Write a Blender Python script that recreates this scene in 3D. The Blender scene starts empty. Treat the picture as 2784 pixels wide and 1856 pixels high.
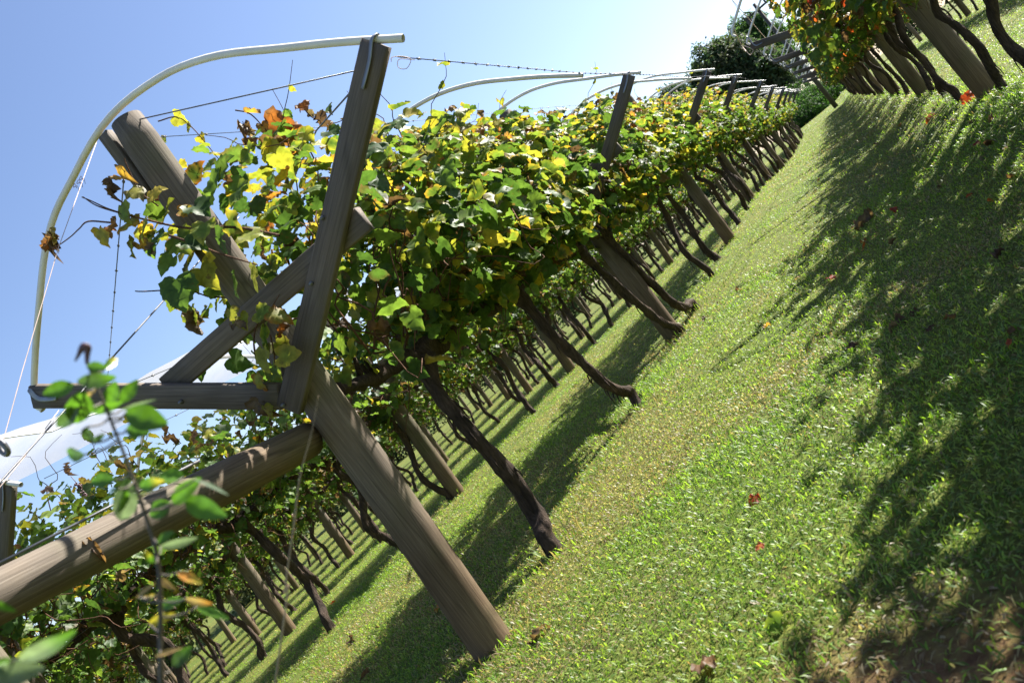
import bpy, math, random
import numpy as np
from mathutils import Vector, Matrix, Quaternion

R = math.radians
rng = np.random.default_rng(7)
random.seed(7)
sc = bpy.context.scene
col = sc.collection

# ------------------------------------------------------------------ camera frame
W, H = 2784, 1856
F = 32 / 36 * W
ROLL = R(38.5)
CR, SR = math.cos(ROLL), math.sin(ROLL)
AL, PIT = R(23.856), R(0.244)
CAM = np.array([0.0, 0.0, 1.0])
RT = np.array([math.cos(AL), math.sin(AL), 0.0])
_f0 = np.array([-math.sin(AL), math.cos(AL), 0.0])
_u0 = np.array([0, 0, 1.0])
FW = _f0 * math.cos(PIT) + _u0 * math.sin(PIT)
UP = _u0 * math.cos(PIT) - _f0 * math.sin(PIT)


def ray(X, Y):
    dx, dy = X - W / 2, Y - H / 2
    u, v = CR * dx - SR * dy, SR * dx + CR * dy
    return FW + RT * (u / F) - UP * (v / F)


def on_plane(X, Y, ax, val):
    d = ray(X, Y)
    return CAM + d * ((val - CAM[ax]) / d[ax])


def at_depth(X, Y, d):
    return CAM + ray(X, Y) * d


def project(P):
    q = P - CAM
    d = q @ FW
    d = np.where(np.abs(d) < 1e-6, 1e-6, d)
    u, v = F * (q @ RT) / d, -F * (q @ UP) / d
    return W / 2 + CR * u + SR * v, H / 2 - SR * u + CR * v, d


# ------------------------------------------------------------------ terrain
def sstep(t):
    t = np.clip(t, 0, 1)
    return t * t * (3 - 2 * t)


def gz(x, y):
    x = np.asarray(x, float); y = np.asarray(y, float)
    b = 0.25 * np.exp(-((y - 20) / 9) ** 2) * np.exp(-((x + 2.5) / 1.7) ** 2)
    r = 0.18 * sstep((x - 0.1) / 0.75) * (1 - sstep((x - 30) / 60))
    l = -0.055 * np.clip(-6 - x, 0, 40) * (1 - .6 * sstep((y - 14) / 30))
    far = 0.006 * np.clip(y - 45, 0, 400)
    return b + r + l + far


def z_at(x, y):
    return float(gz(x, y))


# ------------------------------------------------------------------ value noise
_tab = rng.random((64, 64, 64))


def noise3(P, s):
    p = np.asarray(P, float) * s
    i = np.floor(p).astype(int)
    f = p - i
    f = f * f * (3 - 2 * f)
    r = 0
    for dx in (0, 1):
        for dy in (0, 1):
            for dz in (0, 1):
                w = (f[..., 0] if dx else 1 - f[..., 0]) * (f[..., 1] if dy else 1 - f[..., 1]) * (f[..., 2] if dz else 1 - f[..., 2])
                r = r + w * _tab[(i[..., 0] + dx) & 63, (i[..., 1] + dy) & 63, (i[..., 2] + dz) & 63]
    return r


def noise2(x, y, s):
    return noise3(np.stack([x, y, np.zeros_like(x)], -1), s)


# ------------------------------------------------------------------ mesh helpers
def mesh_np(name, verts, faces, colors=None, smooth=True):
    """verts (N,3); faces: list of arrays (M,k); colors (N,4)"""
    me = bpy.data.meshes.new(name)
    verts = np.asarray(verts, np.float32)
    me.vertices.add(len(verts))
    me.vertices.foreach_set('co', verts.ravel())
    loops = np.concatenate([f.ravel() for f in faces]).astype(np.int32)
    sizes = np.concatenate([np.full(len(f), f.shape[1]) for f in faces]).astype(np.int32)
    starts = np.concatenate([[0], np.cumsum(sizes)[:-1]]).astype(np.int32)
    me.loops.add(len(loops))
    me.loops.foreach_set('vertex_index', loops)
    me.polygons.add(len(sizes))
    me.polygons.foreach_set('loop_start', starts)
    me.polygons.foreach_set('loop_total', sizes)
    if smooth:
        me.polygons.foreach_set('use_smooth', np.ones(len(sizes), bool))
    if colors is not None:
        a = me.color_attributes.new('Col', 'FLOAT_COLOR', 'POINT')
        a.data.foreach_set('color', np.asarray(colors, np.float32).ravel())
    me.update(calc_edges=True)
    return me


class MB:
    """collects tubes, boxes and sheets into one mesh"""
    def __init__(s):
        s.v = []; s.f4 = []; s.f3 = []; s.n = 0

    def add(s, v, f4=None, f3=None):
        v = np.asarray(v, float)
        if f4 is not None and len(f4): s.f4.append(np.asarray(f4) + s.n)
        if f3 is not None and len(f3): s.f3.append(np.asarray(f3) + s.n)
        s.v.append(v); s.n += len(v)

    def tube(s, pts, rad, seg=8, cap=True, rough=0.0, seed=0, freq=5.0, flat=1.0):
        P = np.asarray(pts, float); n = len(P)
        rad = np.full(n, rad) if np.isscalar(rad) else np.asarray(rad, float)
        T = np.gradient(P, axis=0)
        T /= np.maximum(np.linalg.norm(T, axis=1, keepdims=True), 1e-9)
        a = np.array([1.0, 0, 0]) if abs(T[0][0]) < 0.8 else np.array([0, 1.0, 0])
        N = a - T[0] * (a @ T[0]); N /= np.linalg.norm(N)
        ring = []
        th = np.arange(seg) * 2 * math.pi / seg
        for i in range(n):
            N = N - T[i] * (N @ T[i]); N /= max(np.linalg.norm(N), 1e-9)
            B = np.cross(T[i], N)
            q = np.outer(np.cos(th), N) + np.outer(np.sin(th), B) * flat
            if rough:
                k = noise3(q * 0.9 + P[i] * freq + seed * 3.7, 1.0) - 0.5 + 0.6 * (noise3(q * 2.3 + P[i] * freq * 2.7 + seed, 1.0) - 0.5)
                q = q * (1 + rough * k[:, None] * 2)
            ring.append(P[i] + q * rad[i])
        v = np.concatenate(ring)
        i0 = (np.arange(n - 1)[:, None] * seg + np.arange(seg)[None, :])
        i1 = (np.arange(n - 1)[:, None] * seg + (np.arange(seg)[None, :] + 1) % seg)
        f4 = np.stack([i0, i1, i1 + seg, i0 + seg], -1).reshape(-1, 4)
        f3 = []
        if cap:
            v = np.concatenate([v, [P[0], P[-1]]])
            c0, c1 = n * seg, n * seg + 1
            for k in range(seg):
                f3.append([c0, (k + 1) % seg, k])
                f3.append([c1, (n - 1) * seg + k, (n - 1) * seg + (k + 1) % seg])
        s.add(v, f4, f3)

    def board(s, L, w, t, segs=10, seed=0, bev=0.004):
        """plank along +z from 0 to L, width w on x, thickness t on y, slightly worn"""
        sec = np.array([(-w/2+bev, -t/2), (w/2-bev, -t/2), (w/2, -t/2+bev), (w/2, t/2-bev), (w/2-bev, t/2), (-w/2+bev, t/2), (-w/2, t/2-bev), (-w/2, -t/2+bev)])
        zs = np.linspace(0, L, segs + 1)
        r = np.random.default_rng(seed + 11)
        v = []
        for i, z in enumerate(zs):
            k = 1 + (r.random() - .5) * 0.03
            ox = 0.004 * math.sin(z * 2.1 + seed); oy = 0.003 * math.sin(z * 1.6 + seed * 2)
            q = sec * k
            zz = np.full(8, z) + (r.random(8) - .5) * (0.006 if i in (0, segs) else 0)
            v.append(np.column_stack([q[:, 0] + ox, q[:, 1] + oy, zz]))
        v = np.concatenate(v)
        f4 = []
        for i in range(segs):
            for k in range(8):
                a = i * 8 + k; b = i * 8 + (k + 1) % 8
                f4.append([a, b, b + 8, a + 8])
        v = np.concatenate([v, [v[:8].mean(0), v[-8:].mean(0)]])
        c0, c1 = len(v) - 2, len(v) - 1
        f3 = []
        for k in range(8):
            f3.append([c0, (k + 1) % 8, k]); f3.append([c1, segs * 8 + k, segs * 8 + (k + 1) % 8])
        s.add(v, f4, f3)

    def mesh(s, name, smooth=True):
        fs = []
        if s.f4: fs.append(np.concatenate(s.f4))
        if s.f3: fs.append(np.concatenate(s.f3))
        return mesh_np(name, np.concatenate(s.v), fs, smooth=smooth)

    def build(s, name, mat, parent=None, loc=None, mtx=None, smooth=True):
        return put(name, s.mesh(name, smooth), mat, parent, loc, mtx)


def put(name, me, mat, parent=None, loc=None, mtx=None):
    o = bpy.data.objects.new(name, me)
    if mat and not me.materials: me.materials.append(mat)
    col.objects.link(o)
    if parent: o.parent = parent
    if loc is not None: o.location = loc
    if mtx is not None: o.matrix_local = mtx
    return o


def empty(name, loc, rz=0.0):
    o = bpy.data.objects.new(name, None)
    o.empty_display_size = 0.2
    col.objects.link(o)
    o.location = loc; o.rotation_euler = (0, 0, rz)
    return o


def tag(o, label=None, cat=None, group=None, kind=None):
    if label: o['label'] = label
    if cat: o['category'] = cat
    if group: o['group'] = group
    if kind: o['kind'] = kind
    return o


def copy_tree(o, parent=None):
    c = o.copy(); col.objects.link(c)
    if parent: c.parent = parent
    for ch in o.children: copy_tree(ch, c)
    return c


def axis_mtx(a, b, ref=(0, -1, 0)):
    """local z from a to b, local y near ref"""
    a = Vector(a); z = (Vector(b) - a).normalized(); y = Vector(ref)
    y = (y - z * y.dot(z)).normalized(); x = y.cross(z)
    m = Matrix((x, y, z)).transposed().to_4x4(); m.translation = a
    return m


def spline(pts, n):
    """Catmull-Rom"""
    P = np.asarray(pts, float)
    P = np.vstack([2 * P[0] - P[1], P, 2 * P[-1] - P[-2]])
    out = []
    m = len(P) - 3
    for t in np.linspace(0, m - 1e-6, n):
        i = int(t); u = t - i
        p0, p1, p2, p3 = P[i:i + 4]
        out.append(0.5 * ((2 * p1) + (-p0 + p2) * u + (2 * p0 - 5 * p1 + 4 * p2 - p3) * u * u + (-p0 + 3 * p1 - 3 * p2 + p3) * u ** 3))
    return np.array(out)


# ------------------------------------------------------------------ materials
def new_mat(name):
    m = bpy.data.materials.new(name); m.use_nodes = True
    nt = m.node_tree; nt.nodes.clear()
    out = nt.nodes.new('ShaderNodeOutputMaterial')
    return m, nt, out


def N(nt, t, **kw):
    n = nt.nodes.new(t)
    for k, v in kw.items():
        if k in n.inputs: n.inputs[k].default_value = v
        else: setattr(n, k, v)
    return n


def ramp(nt, stops):
    r = nt.nodes.new('ShaderNodeValToRGB')
    e = r.color_ramp.elements
    while len(e) < len(stops): e.new(0.5)
    for el, (p, c) in zip(e, stops):
        el.position = p; el.color = (*c, 1)
    return r


def leaf_mat(name, trans=0.45, rough=0.42, gain=(1.5, 1.6, 0.9), spec=0.5, spots=False):
    m, nt, out = new_mat(name)
    L = nt.links.new
    at = N(nt, 'ShaderNodeAttribute', attribute_name='Col')
    tc = N(nt, 'ShaderNodeTexCoord')
    nz = N(nt, 'ShaderNodeTexNoise', Scale=38.0, Detail=3.0)
    L(tc.outputs['Object'], nz.inputs['Vector'])
    mr = N(nt, 'ShaderNodeMapRange'); mr.inputs[1].default_value = .3; mr.inputs[2].default_value = .7; mr.inputs[3].default_value = .72; mr.inputs[4].default_value = 1.22
    L(nz.outputs['Fac'], mr.inputs[0])
    mul = N(nt, 'ShaderNodeVectorMath', operation='MULTIPLY')
    L(at.outputs['Color'], mul.inputs[0]); L(mr.outputs[0], mul.inputs[1])
    p = N(nt, 'ShaderNodeBsdfPrincipled', Roughness=rough)
    p.inputs['Specular IOR Level'].default_value = spec
    if spots:      # rusty blotches of ageing leaves
        n2 = N(nt, 'ShaderNodeTexNoise', Scale=22.0, Detail=5.0, Roughness=0.7); L(tc.outputs['Object'], n2.inputs['Vector'])
        m2 = N(nt, 'ShaderNodeMapRange'); m2.inputs[1].default_value = .60; m2.inputs[2].default_value = .68; m2.inputs[3].default_value = 0; m2.inputs[4].default_value = .75
        L(n2.outputs['Fac'], m2.inputs[0])
        bl = N(nt, 'ShaderNodeMix', data_type='RGBA'); bl.inputs[7].default_value = (.13, .07, .03, 1)
        L(m2.outputs[0], bl.inputs[0]); L(mul.outputs[0], bl.inputs[6])
        class _o: outputs = [bl.outputs[2]]
        mul = _o
    L(mul.outputs[0], p.inputs['Base Color'])
    g = N(nt, 'ShaderNodeVectorMath', operation='MULTIPLY'); g.inputs[1].default_value = gain
    L(mul.outputs[0], g.inputs[0])
    tr = N(nt, 'ShaderNodeBsdfTranslucent'); L(g.outputs[0], tr.inputs['Color'])
    mx = N(nt, 'ShaderNodeMixShader'); mx.inputs[0].default_value = trans
    L(p.outputs[0], mx.inputs[1]); L(tr.outputs[0], mx.inputs[2])
    bp = N(nt, 'ShaderNodeBump', Strength=0.25, Distance=0.004)
    L(nz.outputs['Fac'], bp.inputs['Height']); L(bp.outputs[0], p.inputs['Normal'])
    L(mx.outputs[0], out.inputs[0])
    return m


def wood_mat(name, dark, mid, light, base=None, grain=1.0, moss=0.3, rough=0.8, crack=0.55):
    """grain along local z; base = colour of the lowest half metre"""
    m, nt, out = new_mat(name)
    L = nt.links.new
    tc = N(nt, 'ShaderNodeTexCoord'); oi = N(nt, 'ShaderNodeObjectInfo')
    ad = N(nt, 'ShaderNodeVectorMath', operation='ADD'); L(tc.outputs['Object'], ad.inputs[0])
    sc3 = N(nt, 'ShaderNodeVectorMath', operation='SCALE'); sc3.inputs[0].default_value = (7, 3, 11)
    L(oi.outputs['Random'], sc3.inputs['Scale']); L(sc3.outputs[0], ad.inputs[1])
    mp = N(nt, 'ShaderNodeMapping'); mp.inputs['Scale'].default_value = (110 * grain, 110 * grain, 3.0 * grain)
    L(ad.outputs[0], mp.inputs[0])
    n1 = N(nt, 'ShaderNodeTexNoise', Scale=1.0, Detail=6.0, Roughness=0.65); L(mp.outputs[0], n1.inputs['Vector'])
    mp2 = N(nt, 'ShaderNodeMapping'); mp2.inputs['Scale'].default_value = (4, 4, 1.6); L(ad.outputs[0], mp2.inputs[0])
    n2 = N(nt, 'ShaderNodeTexNoise', Scale=1.0, Detail=4.0); L(mp2.outputs[0], n2.inputs['Vector'])
    mp3 = N(nt, 'ShaderNodeMapping'); mp3.inputs['Scale'].default_value = (17 * grain, 17 * grain, 0.42); L(ad.outputs[0], mp3.inputs[0])
    vo = N(nt, 'ShaderNodeTexVoronoi', feature='DISTANCE_TO_EDGE'); vo.inputs['Scale'].default_value = 1.0; L(mp3.outputs[0], vo.inputs['Vector'])
    cr = N(nt, 'ShaderNodeMapRange'); cr.inputs[1].default_value = 0.0; cr.inputs[2].default_value = 0.025; cr.inputs[3].default_value = 0.35; cr.inputs[4].default_value = 1.0
    L(vo.outputs['Distance'], cr.inputs[0])
    rp = ramp(nt, [(0.12, dark), (0.5, mid), (0.92, light)]); L(n1.outputs['Fac'], rp.inputs[0])
    big = ramp(nt, [(0.3, (0.58, 0.55, 0.52)), (0.52, (1, 1, 1)), (0.75, (1.30, 1.22, 1.10))]); L(n2.outputs['Fac'], big.inputs[0])
    mu = N(nt, 'ShaderNodeMix', data_type='RGBA', blend_type='MULTIPLY'); mu.inputs[0].default_value = 1
    L(rp.outputs[0], mu.inputs[6]); L(big.outputs[0], mu.inputs[7])
    last = mu.outputs[2]
    if base:
        sp = N(nt, 'ShaderNodeSeparateXYZ'); L(tc.outputs['Object'], sp.inputs[0])
        zz = N(nt, 'ShaderNodeMath', operation='MULTIPLY_ADD'); zz.inputs[1].default_value = 0.9; L(n2.outputs['Fac'], zz.inputs[0]); L(sp.outputs['Z'], zz.inputs[2])
        bm = N(nt, 'ShaderNodeMapRange'); bm.inputs[1].default_value = 0.55; bm.inputs[2].default_value = 1.5; bm.inputs[3].default_value = 0.75; bm.inputs[4].default_value = 0.0
        L(zz.outputs[0], bm.inputs[0])
        bx = N(nt, 'ShaderNodeMix', data_type='RGBA', blend_type='MULTIPLY'); bx.inputs[7].default_value = (*base, 1)
        L(bm.outputs[0], bx.inputs[0]); L(last, bx.inputs[6]); last = bx.outputs[2]
    mo = N(nt, 'ShaderNodeTexNoise', Scale=2.3, Detail=5.0); L(ad.outputs[0], mo.inputs['Vector'])
    mm = N(nt, 'ShaderNodeMapRange'); mm.inputs[1].default_value = 0.52; mm.inputs[2].default_value = 0.72; mm.inputs[3].default_value = 0; mm.inputs[4].default_value = moss
    L(mo.outputs['Fac'], mm.inputs[0])
    mx = N(nt, 'ShaderNodeMix', data_type='RGBA'); mx.inputs[7].default_value = (0.10, 0.11, 0.045, 1)
    L(mm.outputs[0], mx.inputs[0]); L(last, mx.inputs[6])
    cm = N(nt, 'ShaderNodeMix', data_type='RGBA', blend_type='MULTIPLY'); cm.inputs[0].default_value = crack
    L(mx.outputs[2], cm.inputs[6]); L(cr.outputs[0], cm.inputs[7])
    p = N(nt, 'ShaderNodeBsdfPrincipled', Roughness=rough); p.inputs['Specular IOR Level'].default_value = 0.25
    L(cm.outputs[2], p.inputs['Base Color'])
    hh = N(nt, 'ShaderNodeMath', operation='MULTIPLY'); L(n1.outputs['Fac'], hh.inputs[0]); L(cr.outputs[0], hh.inputs[1])
    bp = N(nt, 'ShaderNodeBump', Strength=0.35, Distance=0.004); L(hh.outputs[0], bp.inputs['Height']); L(bp.outputs[0], p.inputs['Normal'])
    L(p.outputs[0], out.inputs[0])
    return m


def bark_mat(name, a, b, scale=1.0):
    m, nt, out = new_mat(name)
    L = nt.links.new
    tc = N(nt, 'ShaderNodeTexCoord')
    mp = N(nt, 'ShaderNodeMapping'); mp.inputs['Scale'].default_value = (70 * scale, 70 * scale, 7 * scale); L(tc.outputs['Object'], mp.inputs[0])
    n1 = N(nt, 'ShaderNodeTexNoise', Scale=1.0, Detail=6.0, Roughness=0.7); L(mp.outputs[0], n1.inputs['Vector'])
    n2 = N(nt, 'ShaderNodeTexNoise', Scale=6.0, Detail=3.0); L(tc.outputs['Object'], n2.inputs['Vector'])
    rp = ramp(nt, [(0.3, a), (0.7, b)]); L(n1.outputs['Fac'], rp.inputs[0])
    bg = ramp(nt, [(0.35, (0.6, 0.6, 0.6)), (0.65, (1.25, 1.2, 1.15))]); L(n2.outputs['Fac'], bg.inputs[0])
    mu = N(nt, 'ShaderNodeMix', data_type='RGBA', blend_type='MULTIPLY'); mu.inputs[0].default_value = 1
    L(rp.outputs[0], mu.inputs[6]); L(bg.outputs[0], mu.inputs[7])
    p = N(nt, 'ShaderNodeBsdfPrincipled', Roughness=0.85); p.inputs['Specular IOR Level'].default_value = 0.2
    L(mu.outputs[2], p.inputs['Base Color'])
    bp = N(nt, 'ShaderNodeBump', Strength=1.0, Distance=0.02); L(n1.outputs['Fac'], bp.inputs['Height']); L(bp.outputs[0], p.inputs['Normal'])
    L(p.outputs[0], out.inputs[0])
    return m


def plain_mat(name, c, rough=0.5, metal=0.0, var=0.15, scale=6.0):
    m, nt, out = new_mat(name)
    L = nt.links.new
    tc = N(nt, 'ShaderNodeTexCoord'); nz = N(nt, 'ShaderNodeTexNoise', Scale=scale, Detail=5.0); L(tc.outputs['Object'], nz.inputs['Vector'])
    rp = ramp(nt, [(0.3, tuple(k * (1 - var) for k in c)), (0.7, tuple(min(1, k * (1 + var)) for k in c))]); L(nz.outputs['Fac'], rp.inputs[0])
    p = N(nt, 'ShaderNodeBsdfPrincipled', Roughness=rough, Metallic=metal); L(rp.outputs[0], p.inputs['Base Color'])
    L(p.outputs[0], out.inputs[0])
    return m


M = {}
M['leaf'] = leaf_mat('vine_leaf', trans=0.48, rough=0.5, gain=(1.5, 1.5, 0.8), spec=0.32, spots=True)
M['weedleaf'] = leaf_mat('weed_leaf', trans=0.42, rough=0.35, gain=(1.3, 1.4, 0.8))
M['treeleaf'] = leaf_mat('tree_leaf', trans=0.42, rough=0.6, gain=(1.3, 1.4, 0.8), spec=0.12)
M['grass'] = leaf_mat('grass_blade', trans=0.5, rough=0.45, gain=(1.6, 1.65, 0.8), spec=0.38)
M['post'] = wood_mat('weathered_post', (0.060, 0.046, 0.033), (0.135, 0.109, 0.083), (0.27, 0.23, 0.182), base=(1.0, 0.78, 0.5), moss=0.5)
M['board'] = wood_mat('weathered_board', (0.064, 0.051, 0.042), (0.135, 0.110, 0.092), (0.225, 0.192, 0.163), grain=1.3, moss=0.25, crack=0.35)
M['bark'] = bark_mat('vine_bark', (0.022, 0.015, 0.011), (0.105, 0.075, 0.056))
M['cane'] = bark_mat('vine_cane', (0.07, 0.035, 0.02), (0.19, 0.10, 0.06), 0.6)
M['treebark'] = bark_mat('tree_bark', (0.04, 0.03, 0.025), (0.13, 0.10, 0.08), 0.3)
M['pvc'] = plain_mat('aged_pvc', (0.80, 0.75, 0.66), 0.38, 0, 0.12, 5.0)
M['strap'] = plain_mat('galvanised_strap', (0.30, 0.31, 0.33), 0.5, 0.6, 0.2, 20.0)
M['wire'] = plain_mat('dull_wire', (0.16, 0.16, 0.17), 0.5, 0.7, 0.2, 9.0)
M['twine'] = plain_mat('pale_twine', (0.55, 0.42, 0.36), 0.7, 0, 0.2, 9.0)
M['straw'] = plain_mat('dry_straw', (0.42, 0.31, 0.19), 0.6, 0, 0.25, 30.0)
M['stem'] = plain_mat('weed_stem', (0.085, 0.07, 0.05), 0.5, 0, 0.3, 20.0)
M['grape'] = plain_mat('shrivelled_grape', (0.10, 0.045, 0.05), 0.5, 0, 0.4, 40.0)
M['polewood'] = plain_mat('tarred_pole', (0.05, 0.045, 0.042), 0.8, 0, 0.25, 3.0)

# plastic film
m, nt, out = new_mat('milky_film'); L = nt.links.new
tc = N(nt, 'ShaderNodeTexCoord'); nz = N(nt, 'ShaderNodeTexNoise', Scale=3.0, Detail=5.0); L(tc.outputs['Object'], nz.inputs['Vector'])
df = N(nt, 'ShaderNodeBsdfDiffuse'); df.inputs[0].default_value = (0.70, 0.71, 0.75, 1)
tr = N(nt, 'ShaderNodeBsdfTranslucent'); tr.inputs[0].default_value = (0.46, 0.47, 0.51, 1)
gl = N(nt, 'ShaderNodeBsdfGlossy', Roughness=0.3); gl.inputs[0].default_value = (0.8, 0.8, 0.8, 1)
tp = N(nt, 'ShaderNodeBsdfTransparent'); tp.inputs[0].default_value = (0.95, 0.96, 0.97, 1)
m1 = N(nt, 'ShaderNodeMixShader'); m1.inputs[0].default_value = 0.7; L(df.outputs[0], m1.inputs[1]); L(tr.outputs[0], m1.inputs[2])
m2 = N(nt, 'ShaderNodeMixShader'); m2.inputs[0].default_value = 0.08; L(m1.outputs[0], m2.inputs[1]); L(gl.outputs[0], m2.inputs[2])
fr = N(nt, 'ShaderNodeMapRange'); fr.inputs[1].default_value = .3; fr.inputs[2].default_value = .7; fr.inputs[3].default_value = .62; fr.inputs[4].default_value = .88
L(nz.outputs['Fac'], fr.inputs[0])
m3 = N(nt, 'ShaderNodeMixShader'); L(fr.outputs[0], m3.inputs[0]); L(tp.outputs[0], m3.inputs[1]); L(m2.outputs[0], m3.inputs[2]); L(m3.outputs[0], out.inputs[0])
M['film'] = m

# ground
m, nt, out = new_mat('lawn_soil'); L = nt.links.new
tc = N(nt, 'ShaderNodeTexCoord')
n1 = N(nt, 'ShaderNodeTexNoise', Scale=28.0, Detail=8.0, Roughness=0.7); L(tc.outputs['Object'], n1.inputs['Vector'])
n2 = N(nt, 'ShaderNodeTexNoise', Scale=0.55, Detail=5.0); L(tc.outputs['Object'], n2.inputs['Vector'])
r1 = ramp(nt, [(0.30, (0.040, 0.038, 0.014)), (0.5, (0.085, 0.115, 0.022)), (0.7, (0.19, 0.22, 0.05))]); L(n1.outputs['Fac'], r1.inputs[0])
r2 = ramp(nt, [(0.35, (0.85, 0.95, 0.8)), (0.62, (1.2, 1.0, 0.85))]); L(n2.outputs['Fac'], r2.inputs[0])
mu = N(nt, 'ShaderNodeMix', data_type='RGBA', blend_type='MULTIPLY'); mu.inputs[0].default_value = 1
L(r1.outputs[0], mu.inputs[6]); L(r2.outputs[0], mu.inputs[7])
mp = N(nt, 'ShaderNodeMapping'); mp.inputs['Location'].default_value = (.72 / .75, -1.50 / .5, 0); mp.inputs['Scale'].default_value = (1 / .75, 1 / .5, 0); L(tc.outputs['Object'], mp.inputs[0])
gr = N(nt, 'ShaderNodeVectorMath', operation='LENGTH'); L(mp.outputs[0], gr.inputs[0])
ga = N(nt, 'ShaderNodeMath', operation='MULTIPLY_ADD'); ga.inputs[1].default_value = 1.2; L(n1.outputs['Fac'], ga.inputs[0]); L(gr.outputs['Value'], ga.inputs[2])
gm = N(nt, 'ShaderNodeMapRange'); gm.inputs[1].default_value = 1.0; gm.inputs[2].default_value = 1.9; gm.inputs[3].default_value = 1; gm.inputs[4].default_value = 0; L(ga.outputs[0], gm.inputs[0])
so = ramp(nt, [(0.3, (0.07, 0.035, 0.018)), (0.7, (0.26, 0.15, 0.075))]); L(n1.outputs['Fac'], so.inputs[0])
gx_ = N(nt, 'ShaderNodeMix', data_type='RGBA'); L(gm.outputs[0], gx_.inputs[0]); L(mu.outputs[2], gx_.inputs[6]); L(so.outputs[0], gx_.inputs[7])
p = N(nt, 'ShaderNodeBsdfPrincipled', Roughness=0.9); p.inputs['Specular IOR Level'].default_value = 0.15
L(gx_.outputs[2], p.inputs['Base Color'])
bp = N(nt, 'ShaderNodeBump', Strength=0.8, Distance=0.03); L(n1.outputs['Fac'], bp.inputs['Height']); L(bp.outputs[0], p.inputs['Normal'])
L(p.outputs[0], out.inputs[0])
M['ground'] = m

# ------------------------------------------------------------------ ground sheet
xs = np.unique(np.concatenate([np.linspace(-900, -60, 22), np.linspace(-60, -8, 105), np.linspace(-8, -1, 60), np.linspace(-1, 2.2, 55), np.linspace(2.2, 20, 40), np.linspace(20, 900, 22)]))
ys = np.unique(np.concatenate([np.linspace(-300, -6, 12), np.linspace(-6, 60, 133), np.linspace(60, 140, 40), np.linspace(140, 1500, 24)]))
gx, gy = np.meshgrid(xs, ys)
gzv = gz(gx, gy)
gzv = np.where(gy > 150, z_at(0, 150) - 0.004 * (gy - 150), gzv)
vv = np.stack([gx, gy, gzv], -1).reshape(-1, 3)
nx, ny = len(xs), len(ys)
ii = (np.arange(ny - 1)[:, None] * nx + np.arange(nx - 1)[None, :]).reshape(-1)
ff = np.stack([ii, ii + 1, ii + nx + 1, ii + nx], -1)
tag(put('ground', mesh_np('ground', vv, [ff]), M['ground']), kind='structure')

ORD = ['first', 'second', 'third', 'fourth', 'fifth', 'sixth', 'seventh', 'eighth', 'ninth', 'tenth', 'eleventh', 'twelfth', 'thirteenth', 'fourteenth', 'fifteenth', 'sixteenth', 'seventeenth', 'eighteenth', 'nineteenth', 'twentieth']
PITCH = 5.5
ROW_X = {0: 0.93, 1: -2.43, 2: -6.02, 3: -9.6, 4: -13.1, 5: -16.7, 6: -20.3, 7: -23.9, 8: -27.5, -1: 4.6}
ROW_Y0 = {0: 3.0, 1: 3.31, 2: 3.9, 3: 4.1, 4: 10.2, 5: 10.3, 6: 10.5, 7: 16.2, 8: 16.4, -1: 17}
ROWNAME = {0: 'row right of the lawn', 1: 'row left of the lawn', 2: 'film-covered second row', 3: 'third row from the lawn', 4: 'fourth row from the lawn', 5: 'fifth row from the lawn', 6: 'sixth row from the lawn', 7: 'seventh row from the lawn', 8: 'eighth row from the lawn', -1: 'row beyond the right row'}
ROW_END = 57

# ------------------------------------------------------------------ grass blades
LAWN_G = np.array([[0.105, 0.205, 0.022], [0.150, 0.265, 0.032], [0.220, 0.325, 0.050], [0.075, 0.155, 0.020], [0.205, 0.275, 0.050]])
LAWN_D = np.array([[0.25, 0.195, 0.105], [0.19, 0.135, 0.07], [0.33, 0.28, 0.17]])


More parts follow.
